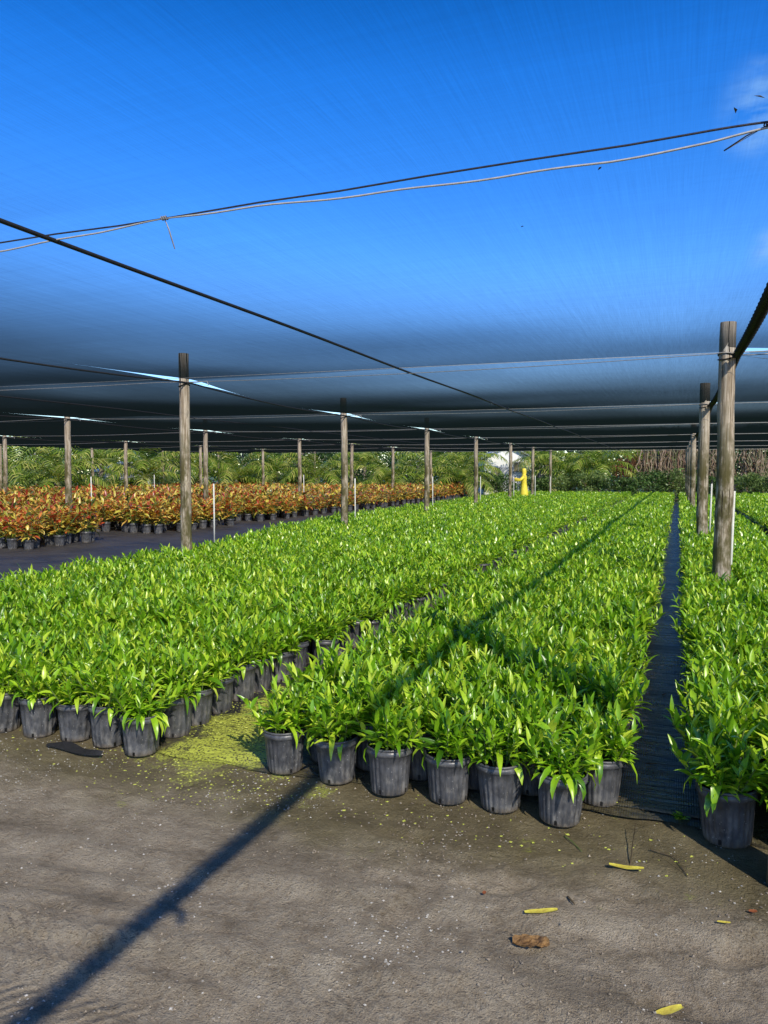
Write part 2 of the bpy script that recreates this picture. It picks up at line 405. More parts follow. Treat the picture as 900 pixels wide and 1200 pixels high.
POT_PROF = [(.004, .004), (.088, .004), (.092, .012), (.098, .08), (.104, .15), (.109, .196), (.116, .200), (.118, .206), (.118, .219), (.1145, .222),
            (.1145, .226), (.118, .229), (.118, .236), (.113, .238), (.109, .232), (.104, .19)]
pot_meshes = []
mb = MB(); mb.lathe(POT_PROF, 96, 0, (2, 4, 24, .06)); pot_meshes.append(mb.mesh('pot', M['pot']))
mb = MB(); mb.lathe(POT_PROF, 96, 0, (2, 4, 16, .045)); pot_meshes.append(mb.mesh('pot', M['pot']))
mb = MB(); n = 28; th = np.arange(n)*2*PI/n
pts = np.vstack([[[0, 0, .205]], np.stack([.107*np.cos(th), .107*np.sin(th), .197+.004*np.sin(th*5)], 1)])
mb.add(pts, [[0, 1+j, 1+(j+1) % n, 1+(j+2) % n] for j in range(0, n, 2)]); soil_mesh = mb.mesh('soil', M['soil'])
MG = [M['green'], M['stem']]; MC = [M['croton'], M['stem']]
fol0 = [green_foliage(100+i, 30+i % 5, 12, 4, True).mesh('foliage', MG) for i in range(9)]
crot0 = [croton_foliage(300+i, 9, 9, 3, True).mesh('foliage', MC) for i in range(6)]

# ------------------------------------------------------------------ where the plants stand
def block(x0, x1, y0, y1, s, rng, stag=True, left_slant=None, jit=.012, rowstep=None):
    out = []; rs = rowstep or s*.93; j = 0; y = y0
    while y < y1:
        xo = (s/2 if (j % 2 and stag) else 0.); xs = x1 - xo; i = 0
        lo = (left_slant(y) if callable(left_slant) else x0)
        while xs >= lo - 1e-6:
            edge = (i == 0) or (xs - s < lo) or (j == 0)
            out.append((xs + rng.normal(0, jit), y + rng.normal(0, jit), edge, j, i)); xs -= s; i += 1
        y += rs; j += 1
    return out
rg = np.random.default_rng(21)
MID = block(-1.97, -.34, 3.66, 46, .296, rg, True, lambda y: -1.99 if y < 6.7 or random.random() < .62 else -2.14)
FRONT = [(-1.96, 3.47), (-1.64, 3.46), (-1.33, 3.42), (-1.03, 3.45), (-.77, 3.46), (-.485, 3.43)]
MID = [(x, y, e, 'mid', None) for x, y, e, j, i in MID if x < -.4 or j % 2 == 0 or True]
MID += [(x, y, True, 'mid', k) for k, (x, y) in enumerate(FRONT)]
LEFT = [(x, y, e, 'left', (j, i) if (j == 0 and i < 7) or (i == 0 and j < 7) else None) for x, y, e, j, i in block(-6.9, -2.85, 3.40, 46, .27, rg, False, lambda y: float(np.interp(y, [3, 6, 11.6, 15, 20, 33, 46], [-6.7, -6.9, -7.5, -8.4, -8.75, -9.1, -9.6])))]
RIGHT = [(x, y, e, 'right', (j, i) if j == 0 and i >= 3 else None) for x, y, e, j, i in block(.22, 1.42, 3.52, 46, .30, rg, False)]
FAR = [(x, y, e, 'far', None) for x, y, e, j, i in block(2.1, 6.6, 3.6, 46, .30, rg, True)]
ALL = MID + LEFT + RIGHT + FAR
LEFT = [((x+.13+random.uniform(-.07, .05)) if (x > -3.2 and y > 5.2 and k is None) else x, y, e, b, k) for x, y, e, b, k in LEFT]
MID = [((x+random.uniform(-.09, .04)) if (x < -1.85 and y > 5.2) else x, y, e, b, k) for x, y, e, b, k in MID]
ALL = MID + LEFT + RIGHT + FAR
POSTXY = []                                  # filled before filtering plants away from posts
rowsY = {.45: [-3, 3.20, 9.23, 15.8, None, 28., 34.3, 40.4, 46.2],
         -7.25: [-3.2, 3.0, 9.08, 15.7, 21.8, 27.8, 34, 39.6, 45.6],
         -14.2: [-4, 2, 8, 14.1, 20.1, 26.5, 31.6, 37, 43.5],
         -22.2: [-5, 1, 7.5, 13.8, 20.4, 25.6, 31, 37, 43.5],
         -30.0: [-5, 1, 7.5, 13.8, 20.0, 26., 32, 38, 44]}
colX = sorted(rowsY); ROWS = {k: list(v) for k, v in rowsY.items()}; ROWS[.45][4] = 22.
exactX = {(.45, 2): .47, (.45, 3): .45, (-7.25, 2): -6.78, (-14.2, 3): -14.0, (-22.2, 4): -23.3}
def rowy(x, k):
    return np.interp(x, colX, [ROWS[c][k] for c in colX])
for c in colX:
    for k, y in enumerate(rowsY[c]):
        if y is not None: POSTXY.append((exactX.get((c, k), c), y, c, k))
px_all = []
def scr(x, y):
    d, r = cam_dr(x, y); return d, 450 + FPX*r/d if d > .3 else -9999
ok = []
for P in ALL:
    if any(abs(P[0]-q[0]) < .15 and abs(P[1]-q[1]) < .17 for q in POSTXY): continue
    d, px = scr(P[0], P[1])
    if d < .5: continue
    ok.append((d, px, P))
inview = sorted([q for q in ok if -12 < q[1] < 915], key=lambda q: q[0])
indiv = inview[:300]; ids = set(id(q[2]) for q in indiv)
rest = [q for q in ok if id(q[2]) not in ids and -260 < q[1] < 1200]
GG = 'green plants in black nursery pots'
shared = {'mid': 'leafy bright green plant in a black pot, packed inside the middle block',
          'left': 'leafy bright green plant in a black pot, packed inside the wide left block',
          'right': 'leafy bright green plant in a black pot in the strip right of the aisle',
          'far': 'leafy bright green plant in a black pot, beyond the strip at the right edge'}
FL = ['front corner plant of the middle block, beside the algae patch, leftmost of six',
      'second pot from the left of the middle block front row, where the long shadow ends',
      'third pot from the left of the middle block front row, leaning a little',
      'fourth pot from the left in the middle block front row, with deep ribs',
      'fifth pot from the left in the middle block front row, next to the corner pot',
      'right corner plant of the middle block front row, beside the aisle']
ORD = ['first', 'second', 'third', 'fourth', 'fifth', 'sixth', 'seventh', 'eighth', 'ninth', 'tenth', 'eleventh', 'twelfth']
protos = []
for i in range(9):
    for kk in (0, 1):
        protos.append((i, kk))
proto_objs = {}
def make_green(i, kk, soil):
    t = thing('potted_plant', shared['mid'], 'potted plant', group=GG)
    inst('pot', pot_meshes[kk], t); inst('foliage', fol0[i], t)
    if soil: inst('soil', soil_mesh, t)
    return t
made = 0
for d, px, P in indiv:
    x, y, edge, blk, key = P
    kk = 1 if blk == 'left' else (0 if random.random() < .75 else 1)
    ck = (random.randrange(9), kk, edge)
    if ck in proto_objs: t = copy_tree(proto_objs[ck])
    else: t = make_green(*ck); proto_objs[ck] = t
    t.location = (x, y, .0 if y > 3.6 else -.012)
    sc = random.uniform(.9, 1.1)
    t.scale = (sc, sc, sc*random.uniform(.95, 1.12)); t.rotation_euler = (random.gauss(0, .022), random.gauss(0, .022), random.random()*6.28)
    lab = shared[blk]
    if blk == 'mid' and key is not None:
        lab = FL[key]; t.scale = (1, 1, 1)
        if key == 2: t.rotation_euler = (R(-4), R(3), 1.)
    if blk == 'left' and key is not None:
        j, i_ = key; t.scale = (1, 1, random.uniform(.97, 1.1))
        if j == 0 and i_ == 0: lab = 'front corner plant of the left block, beside the algae covered ground'
        elif j == 0: lab = 'left block front row plant, %s pot to the left of its corner pot' % ORD[i_-1]
        else: lab = 'left block right edge plant, %s pot behind its front corner pot' % ORD[j-1]
        if j == 0: t.location.y += random.uniform(-.02, .02)
    if blk == 'right' and key is not None:
        lab = 'shaded corner plant of the right strip beside the aisle, leaves drooping over its rim' if key[1] == 4 else 'dark pot next to the shaded corner pot, cut by the right picture edge'
    t['label'] = lab

def tile(mb, variants, items, rng, zmin=0., s0=.92, s1=1.1):
    n = len(variants); groups = [[] for _ in range(n)]
    for it in items: groups[rng.integers(n)].append(it)
    for (V, F, MI), g in zip(variants, groups):
        if not g: continue
        g = np.array(g, float); N = len(g); a = rng.random(N)*2*PI; s = rng.uniform(s0, s1, N)
        ca, sa = np.cos(a)*s, np.sin(a)*s
        X = V[None, :, 0]*ca[:, None] - V[None, :, 1]*sa[:, None] + g[:, 0:1]
        Y = V[None, :, 0]*sa[:, None] + V[None, :, 1]*ca[:, None] + g[:, 1:2]
        Z = V[None, :, 2]*(s*rng.uniform(.94, 1.08, N))[:, None]
        VV = np.stack([X, Y, Z], 2).reshape(-1, 3); FF = (F[None] + (np.arange(N)*len(V))[:, None, None]).reshape(-1, 4)
        mb.v.append(VV); mb.f.append(FF + mb.n); mb.mi.append(np.tile(MI, N)); mb.n += len(VV)
rg2 = np.random.default_rng(5)
def simple_pot(n=14, mi=2):
    m = MB(); m.lathe([(.09, .002), (.104, .15), (.109, .2), (.118, .203), (.118, .236), (.105, .2), (.004, .2)], n, mi); return m.arrays()
v1 = [green_foliage(400+i, 30, 11, 3, True, 1.05).arrays() for i in range(5)]
v2 = [green_foliage(420+i, 19, 9, 3, False, 1.15, False).arrays() for i in range(6)]
v3 = [green_foliage(440+i, 14, 7, 2, False, 1.5, False).arrays() for i in range(6)]
mb = MB()
tile(mb, v1, [(q[2][0], q[2][1]) for q in rest if q[0] < 11 and -60 < q[1] < 960], rg2)
tile(mb, v2, [(q[2][0], q[2][1]) for q in rest if q[0] < 22 and not (q[0] < 11 and -60 < q[1] < 960)], rg2)
tile(mb, v3, [(q[2][0], q[2][1]) for q in rest if q[0] >= 22], rg2)
tile(mb, [simple_pot()], [(q[2][0], q[2][1]) for q in rest if q[0] < 25 or q[2][2]], rg2)
tag(mb.build('potted_plants', [M['green'], M['stem'], M['pot']]), 'mass of bright green potted plants filling the long rows into the distance', 'potted plants', GG, 'stuff')

# crotons
rg = np.random.default_rng(31); CR = []
for y0, y1 in ((11.5, 13.7), (15.7, 19.3), (20.9, 46.)):
    for x, y, e, j, i in block(-29.5, -12.5 - .02*(y0-11), y0, y1, .43, rg, True, None, .07): CR.append((x, y, e or j == 0))
cq = []
for x, y, e in CR:
    if any(abs(x-q[0]) < .2 and abs(y-q[1]) < .2 for q in POSTXY): continue
    d, px = scr(x, y)
    if d > 1 and -150 < px < 700: cq.append((d, px, x, y, e))
civ = sorted([q for q in cq if -8 < q[1] < 900]); cind = civ[:300]; cs_ = set(cind)
GC = 'red and yellow croton plants in black pots'
cpro = {}
for d, px, x, y, e in cind:
    i = random.randrange(6)
    if i in cpro: t = copy_tree(cpro[i])
    else:
        t = thing('croton_plant', '', 'potted plant', group=GC); inst('pot', pot_meshes[1], t); inst('foliage', crot0[i], t); cpro[i] = t
    t.location = (x, y, 0); sc = random.uniform(.9, 1.12); t.scale = (sc, sc, sc*random.uniform(.9, 1.1)); t.rotation_euler = (0, 0, random.random()*6.28)
    t['label'] = ('red and yellow croton in a black pot in the nearest croton patch, far left' if y < 14 else
                  'red and yellow croton in a black pot in the second patch, behind the dark gap' if y < 20 else
                  'red and yellow croton in a black pot in the large field behind the second patch')
c1 = [croton_foliage(500+i, 6, 8, 2, False, 1.1).arrays() for i in range(6)]
mb = MB(); crest = [q for q in cq if q not in cs_]
tile(mb, c1, [(q[2], q[3]) for q in crest], rg2, s0=.95, s1=1.2)
tile(mb, [simple_pot(10)], [(q[2], q[3]) for q in crest if q[4]], rg2)
tag(mb.build('croton_plants', [M['croton'], M['stem'], M['pot']]), 'field of red, orange and yellow crotons stretching back to the palms', 'potted plants', GC, 'stuff')

# ------------------------------------------------------------------ ground, mat
def axis(dense0, dense1, step, lo, hi):
    a = list(np.arange(dense0, dense1, step)); g = step; x = dense0
    left = []
    while x > lo: g *= 1.35; x -= g; left.append(x)
    right = []; x = a[-1]; g = step
    while x < hi: g *= 1.35; x += g; right.append(x)
    return np.array(left[::-1] + a + right)
def sheet(name, xs, ys, zf, mat):
    XX, YY = np.meshgrid(xs, ys, indexing='ij'); ZZ = zf(XX, YY); ny = len(ys)
    i, j = np.meshgrid(np.arange(len(xs)-1), np.arange(ny-1), indexing='ij'); a = (i*ny+j).ravel()
    mb = MB(); mb.add(np.stack([XX, YY, ZZ], 2).reshape(-1, 3), np.stack([a, a+ny, a+ny+1, a+1], 1))
    return mb.build(name, mat)
def ground_z(x, y):
    m = np.clip((3.75-y)/.7, 0, 1)*np.clip((x+12)/3, 0, 1)
    z = .035*fbm(x, y*1.4, .8, 2) + .006*fbm(x, y, 4, 5) + .009*np.abs(fbm(x+3, y, 13, 3))
    xr = x*math.cos(R(-8)) - y*math.sin(R(-8)); yr = x*math.sin(R(-8)) + y*math.cos(R(-8))
    z += -.02*np.exp(-((yr-1.95)/.16)**2) + .014*np.exp(-((yr-2.25)/.07)**2) + .010*np.exp(-((yr-1.62)/.07)**2)
    z += .012*np.exp(-((yr-2.75-.08*np.sin(x*1.3))/.06)**2) - .010*np.exp(-((yr-2.62-.08*np.sin(x*1.3))/.05)**2)
    z += .006*np.sign(np.sin(yr*38))*np.exp(-((yr-2.3)/.22)**2)*np.clip(fbm(x, y, 1.1, 2)*4, 0, 1)
    for bx, by, ba in ((-.62, 2.78, .3), (-.15, 2.95, -.5), (.25, 2.72, .8), (-1.1, 3.02, .1), (-.9, 2.5, 1.2), (.05, 2.35, .2)):   # trampled foot print hollows
        u_ = (x-bx)*math.cos(ba)+(y-by)*math.sin(ba); v_ = -(x-bx)*math.sin(ba)+(y-by)*math.cos(ba); q_ = np.sqrt((u_/.15)**2+(v_/.06)**2)
        z += -.017*np.exp(-q_**4) + .005*np.exp(-((q_-1.25)/.28)**2)*(1+fbm(x, y, 30, 2))
    z += .013*np.maximum(0, fbm(x, y, 16, 4)-.02)*np.exp(-((x+.15)/.9)**2-((y-2.75)/.5)**2)*3
    z += .012*np.maximum(0, fbm(x*.5-9, y*1.6, 9, 3)-.1)*2*(x < -.6)
    return (z-.02)*m - .004
tag(sheet('ground', axis(-4, 2.6, .022, -400, 400), axis(.8, 4.2, .018, -60, 500), ground_z, M['ground']), kind='structure')
def mat_z(x, y):
    edge = np.clip((y-3.5)/.25, 0, 1)
    return .002 + .004*edge + (.010*np.abs(fbm(x*.5, y, 3.2, 3)))*edge
xs = axis(-3.2, 2.0, .05, -31, 7.5); ys = axis(3.5, 9, .045, 3.4, 46.8); ys = ys[(ys >= 3.4)]
ys[0] = 3.45
mobj = sheet('weed_mat', xs, ys, mat_z, M['mat'])
me = mobj.data; co = np.empty(len(me.vertices)*3, np.float32); me.vertices.foreach_get('co', co); co = co.reshape(-1, 3)
e = co[:, 1] < 3.62
co[e, 1] += (.16*fbm(co[e, 0], co[e, 0]*0, 1.3, 4)).astype(np.float32); co[co[:, 1] < 3.5, 2] = -.012
me.vertices.foreach_set('co', co.ravel()); me.update(); tag(mobj, kind='structure')
# dark apron of soil-covered ground reaching left of the fields is part of the same mat

# small debris: nobody could count it
def scatter(name, n, xr, yr, size, mat, label, cat, dens=None, flat=.6, seed=1):
    rng = np.random.default_rng(seed); mb = MB(); V = []
    x = rng.uniform(*xr, n*3); y = rng.uniform(*yr, n*3)
    if dens is not None:
        k = rng.random(n*3) < dens(x, y); x, y = x[k], y[k]
    x, y = x[:n], y[:n]; N = len(x); s = rng.gamma(2., size/2, N).clip(size*.3, size*2.4)
    z = np.where(y > 3.6, .012, ground_z(x, y))
    base = np.array([[1, 0, 0], [0, 1, 0], [-1, 0, 0], [0, -1, 0], [0, 0, flat], [0, 0, -flat]], float)
    P = base[None]*rng.uniform(.5, 1.2, (N, 6, 3)); a = rng.random(N)*6.28
    X = (P[..., 0]*np.cos(a)[:, None]-P[..., 1]*np.sin(a)[:, None])*s[:, None]+x[:, None]
    Y = (P[..., 0]*np.sin(a)[:, None]+P[..., 1]*np.cos(a)[:, None])*s[:, None]+y[:, None]
    Z = P[..., 2]*s[:, None]+z[:, None]+(s*flat*.5)[:, None]
    F = np.array([[0, 1, 4, 4], [1, 2, 4, 4], [2, 3, 4, 4], [3, 0, 4, 4]])
    # quads: use two-face fans (top quad pairs)
    F = np.array([[0, 1, 2, 4], [0, 4, 2, 3]])
    mb.add(np.stack([X, Y, Z], 2).reshape(-1, 3), (F[None]+(np.arange(N)*6)[:, None, None]).reshape(-1, 4))
    o = mb.build(name, mat, smooth=False); tag(o, label, cat, None, 'stuff'); return o
scatter('gravel', 9000, (-5, 2.2), (.9, 3.6), .0032, M['stone'], 'pale crumbs of perlite and grit strewn over the mud', 'gravel',
        lambda x, y: np.clip(.25+2.2*fbm(x, y, 2.2, 3), .03, 1), seed=1)
scatter('mud_clods', 8000, (-5, 2.2), (1.2, 3.5), .0036, M['clod'], 'small brown clods and crumbs of churned mud', 'mud',
        lambda x, y: np.clip(.15+3*fbm(x+5, y, 1.7, 3), .02, 1)*np.where(x > -1.2, 1, .4), flat=.8, seed=2)
scatter('algae_flakes', 11000, (-5, .2), (2.9, 4.9), .0045, M['moss'], 'yellow green flakes of algae and duckweed lying between the blocks', 'algae',
        lambda x, y: np.exp(-((x+2.42)/.42)**2-((y-3.9)/.7)**2) + .07*np.exp(-((y-3.25)/.22)**2), flat=.3, seed=3)
rngd = np.random.default_rng(9)

# ------------------------------------------------------------------ things on the ground
def gpt(px, py, z=0.):
    d = FPX*(EYE-z)/(py-554); return at(px, d)
def blade(name, label, px, py, L, W, rz, mat, curl=.25, nseg=8, wob=.02, lift=.004):
    x, y = gpt(px, py); z = float(ground_z(np.array([x]), np.array([y]))[0])+.006
    m = MB(); V = []
    for i in range(nseg+1):
        t = i/nseg; w = W*(.25+.75*math.sin(PI*min(.97, .06+t*.9))**.55); zz = lift+abs(t-.5)*curl*L*.25
        yy = wob*L*math.sin(t*3.1)
        V += [[(t-.5)*L, yy+w/2, zz+.003], [(t-.5)*L, yy, zz], [(t-.5)*L, yy-w/2, zz+.003]]
    F = []
    for i in range(nseg): a = i*3; F += [[a, a+1, a+4, a+3], [a+1, a+2, a+5, a+4]]
    m.add(V, F); o = m.build(name, mat, loc=(x, y, z)); o.rotation_euler = (R(4), 0, rz)
    return tag(o, label, 'leaf')
blade('fallen_leaf', 'yellow strip-shaped fallen leaf just in front of the right aisle', 742, 1027, .135, .026, PSI+R(-14), M['yellow_leaf'], wob=-.03)
blade('fallen_leaf', 'yellow strip-shaped fallen leaf lying above the crumpled brown leaf', 640, 1085, .125, .024, PSI+R(8), M['yellow_leaf'])
blade('fallen_leaf', 'yellow fallen leaf cut by the bottom picture edge', 797, 1197, .10, .026, PSI+R(20), M['yellow_leaf'])
blade('fallen_leaf', 'small yellow green leaf near the right picture edge', 861, 1097, .045, .012, PSI+R(-10), M['yellow_leaf'])
blade('fallen_leaf', 'tiny red fallen leaf left of the strip-shaped yellow leaf', 571, 1062, .022, .014, PSI+1.2, M['red_leaf'])
blade('fallen_leaf', 'small red brown leaf at the far right picture edge', 896, 1081, .03, .018, PSI, M['red_leaf'])
for i_, (px_, py_, ln, wd, an) in enumerate(((770, 905, .06, .014, .4), (752, 870, .05, .012, 2.0), (783, 820, .06, .014, 1.1), (765, 770, .05, .014, 2.6), (728, 945, .045, .012, .2))):
    blade('fallen_leaf', ['pale fallen leaf on the black aisle mat, nearest of those down the aisle', 'second nearest fallen leaf down the black aisle mat', 'third nearest fallen leaf down the black aisle mat',
          'farthest fallen leaf down the black aisle mat', 'small fallen leaf at the mat edge beside the middle block corner pot'][i_], px_, py_, ln, wd, an, M['yellow_leaf' if i_ % 2 else 'brown_leaf'], wob=.06, lift=.012)
# crumpled brown leaf
x, y = gpt(628, 1121); m = MB(); nx, ny = 14, 9
u, v = np.meshgrid(np.linspace(-1, 1, nx), np.linspace(-1, 1, ny), indexing='ij')
wd = np.sqrt(np.clip(1-u**2*.92, .05, 1))
V = np.stack([u*.062, v*wd*.034, (.008)+.026*np.abs(fbm(u*2+5, v*2, 1.3, 3))+.012*v*v], 2).reshape(-1, 3)
F = [[i*ny+j, (i+1)*ny+j, (i+1)*ny+j+1, i*ny+j+1] for i in range(nx-1) for j in range(ny-1)]
m.add(V, F); o = m.build('dry_leaf', M['brown_leaf'], loc=(x, y, float(ground_z(np.array([x]), np.array([y]))[0])-.004), smooth=False); o.rotation_euler = (0, 0, PSI-.1)
tag(o, 'crumpled dry brown leaf lying below the strip-shaped yellow leaf', 'leaf')
def twig(label, pts, r=.0025, mat='twig'):
    P = []
    for px, py, z in pts:
        x, y = gpt(px, py); P.append([x, y, float(ground_z(np.array([x]), np.array([y]))[0])+z])
    P = np.array(P); t = np.linspace(0, len(P)-1, len(P)*4); P = np.stack([np.interp(t, range(len(P)), P[:, k]) for k in range(3)], 1)
    m = MB(); m.tube(P-P[0], np.linspace(r, r*.5, len(P)), 5); tag(m.build('twig', M[mat], loc=tuple(P[0])), label, 'twig')
twig('thin pale curved twig on the mud before the corner pot', [(667, 985, .006), (676, 992, .01), (688, 1004, .006)], .003, 'stem')
twig('dark forked twig standing up behind the yellow leaf in the aisle mouth', [(746, 1022, .0), (749, 1000, .03), (752, 985, .06)], .003)
twig('dark thin twig lying on the mud right of the yellow leaf', [(770, 1003, .01), (800, 1012, .008), (816, 1034, .006)], .003)
twig('short black twig above the dry leaf', [(672, 1062, .008), (680, 1072, .008)], .005)
# torn strip of black mat by the left pots
x, y = gpt(80, 885); m = MB(); V = []; n = 16
for i in range(n+1):
    t = i/n; w = .035*(math.sin(PI*min(.98, .03+t))**.5); V += [[(t-.5)*.42, w+.012*math.sin(t*6), .010+.016*math.sin(t*5)**2], [(t-.5)*.42, -w+.012*math.sin(t*6), .004]]
m.add(V, [[2*i, 2*i+1, 2*i+3, 2*i+2] for i in range(n)]); o = m.build('plastic_strip', M['black'], loc=(x, y, .0)); o.rotation_euler = (0, 0, PSI-R(22))
tag(o, 'torn black plastic strip lying in front of the left block pots', 'plastic strip')
# little weed
x, y = gpt(806, 968); m = MB(); rng = np.random.default_rng(4); N = 26; a = rng.random(N)*6.28
leaves(m, np.stack([rng.normal(0, .014, N), rng.normal(0, .014, N), np.zeros(N)], 1), a, rng.uniform(.3, 1.2, N), rng.uniform(.3, 1, N), rng.uniform(.02, .045, N), rng.uniform(.01, .016, N), 3, True)
tag(m.build('weed', M['green'], loc=(x, y, .0)), 'tiny green weed sprouting at the front edge of the black aisle mat', 'weed')

# ------------------------------------------------------------------ posts
colname = {.45: 'in the strip right of the aisle', -7.25: 'along the left edge of the green plants', -14.2: 'through the near side of the croton field',
           -22.2: 'across the middle of the croton field', -30.: 'along the far left side under the cloth'}
for x, y, c, k in POSTXY:
    d, px = scr(x, y)
    if d < 2 or px < -30 or px > 1010: continue
    if k == 0: continue
    rng = np.random.default_rng(int(k*13+abs(c)*7)); rad = {.45: .092, -7.25: .078}.get(c, .075)
    if c == .45 and k == 3: rad = .10
    vis = [q for q in POSTXY if q[2] == c and 0 < scr(q[0], q[1])[1] < 905 and scr(q[0], q[1])[0] > 2]
    idx = sorted(vis, key=lambda q: q[1]).index((x, y, c, k)) if (x, y, c, k) in vis else -1
    lab = '%s wooden post in the line %s' % (ORD[idx], colname[c]) if idx >= 0 else 'near wooden post just outside the right picture edge'
    if c == .45 and k == 2: lab = 'nearest and thickest weathered wooden post, rising from the right strip of plants'
    if c == -7.25 and k == 2: lab = 'tall nearest wooden post at the left, rising from the edge of the green plants'
    t = thing('wooden_post', lab, 'post', (x, y, 0), 0, 'round wooden posts holding up the shade cloth')
    m = MB(); n = 18; zz = np.linspace(-.02, H+.36+rng.uniform(-.03, .05), n)
    cx = np.cumsum(rng.normal(0, .004, n)); cy = np.cumsum(rng.normal(0, .004, n)); cx -= np.linspace(0, cx[-1], n)*.7
    rr = rad*(1.07-.14*zz/3.3)*(1+rng.normal(0, .012, n))
    P = np.stack([cx, cy, zz], 1); m.tube(P, rr, 16); v = m.v[0]; v[:16*n] += .004*np.stack([fbm(v[:16*n, 2]*.5, np.arctan2(v[:16*n, 1], v[:16*n, 0]), 2.1, 2), fbm(v[:16*n, 2], v[:16*n, 0]*9, 2., 2), 0*v[:16*n, 0]], 1)
    inst('shaft', m.mesh('shaft', M['wood']), t)
    # cord lashed round the post where the wires meet it, with a bent wire end
    m = MB(); th = np.linspace(0, 4*PI, 40); tr = float(np.interp(H-.04, zz, rr))+.006; ccx = float(np.interp(H, zz, cx)); ccy = float(np.interp(H, zz, cy))
    m.tube(np.stack([ccx+tr*np.cos(th), ccy+tr*np.sin(th), H-.05+.03*np.sin(th*.5)+.01*np.cos(th*1.5)], 1), .008, 6); inst('lashing', m.mesh('lashing', M['black']), t)
    if d < 30:
        m = MB(); m.tube([[ccx+tr, ccy, H-.03], [ccx+.25, ccy-.02, H-.035], [ccx+.42, ccy-.03, H-.03], [ccx+.44, ccy-.03, H-.09]], .007, 5); inst('wire_end', m.mesh('wire_end', M['wire']), t)
    t.rotation_euler = (rng.normal(0, .004), rng.normal(0, .004), rng.random()*.2)

# ------------------------------------------------------------------ shade cloth, wires, ropes
def cloth_z(x, y):
    z = np.full(x.shape, H+.012)
    for k in range(-1, 9):
        y0 = rowy(x, k) if k >= 0 else rowy(x, 0)-6.2; y1 = rowy(x, k+1) if k < 8 else rowy(x, 8)+6
        if k == 8: continue
        f = (y-y0)/(y1-y0); m = (f >= 0) & (f < 1)
        amp = .032 + .012*np.sin(k*2.1+x*.45)
        z = np.where(m, H+.012-amp*np.sin(PI*np.clip(f, 0, 1))**1.0, z)
    return z + .02*fbm(x, y, .35, 2)
seams = [-31., -22.2, -14.2, -7.25, -3.3, .45, 6.2, 12.]
panlab = {-31.: 'dark leftmost panel of shade cloth over the far crotons', -22.2: 'dark panel of shade cloth over the middle of the croton field',
          -14.2: 'panel of shade cloth over the gap between crotons and green plants', -7.25: 'blue looking panel of shade cloth over the wide left block',
          -3.3: 'large blue looking panel of shade cloth over the middle block, above the crossing wires', .45: 'panel of shade cloth right of the laced black rope',
          6.2: 'outermost right panel of shade cloth'}
def seamx(s, y, side):
    # the seam gapes a little on either side of each post
    out = np.full(y.shape, s)
    if s in rowsY:
        for q in POSTXY:
            if q[2] == s:
                dy = y-q[1]; g = np.exp(-(dy/.42)**2)
                if s == .45: out += (.5*np.exp(-(dy/.22)**2) if side > 0 else -.02*g)*(1 if q[3] >= 2 else .0)
                else: out += side*.14*np.exp(-(dy/.8)**2) + (q[0]-s)*np.exp(-(dy/2.5)**2)
    return out
for a, b in zip(seams[:-1], seams[1:]):
    ys = np.unique(np.concatenate([np.arange(-6, 47.0, .22)] + [q[1]+np.linspace(-.5, .5, 15) for q in POSTXY if q[2] in (a, b) and -5.5 < q[1] < 45.5]))
    yend = 46.6 if a > -15 else 44.6
    ys = ys[ys < yend]; us = np.concatenate([[0, .03, .08], np.linspace(.14, .86, 14), [.92, .97, 1]])
    L_ = seamx(a, ys, 1); R_ = seamx(b, ys, -1)
    XX = L_[None]*(1-us[:, None]) + R_[None]*us[:, None]; YY = np.broadcast_to(ys[None], XX.shape)
    ZZ = cloth_z(XX, YY); ny = len(ys); i, j = np.meshgrid(np.arange(len(us)-1), np.arange(ny-1), indexing='ij'); q = (i*ny+j).ravel()
    m = MB(); m.add(np.stack([XX, YY, ZZ], 2).reshape(-1, 3), np.stack([q, q+ny, q+ny+1, q+1], 1))
    tag(m.build('shade_cloth', M['cloth']), panlab[a], 'shade cloth', 'panels of the shade cloth roof')
# cross wires
for k in range(0, 9):
    if k == 1: continue
    P = []
    for a, b in zip(colX[:-1], colX[1:]):
        for t in np.linspace(0, 1, 9)[:-1]:
            x = a+(b-a)*t; P.append([x, float(rowy(x, k)), H-.008-.05*4*t*(1-t)])
    P.append([.45, ROWS[.45][k], H-.008]); P.append([12., ROWS[.45][k]+.3, H-.05])
    P = np.array(P); m = MB(); m.tube(P-P[0], .0045 if k < 4 else .0055, 5)
    lb = ['wire behind the camera', '', 'nearest pale support wire, tied to the two nearest posts'] + ['%s pale support wire behind the nearest one, running across under the cloth' % ORD[i] for i in range(6)]
    tag(m.build('support_wire', M['wire'], loc=tuple(P[0])), lb[k], 'wire', 'pale wires running across under the cloth')
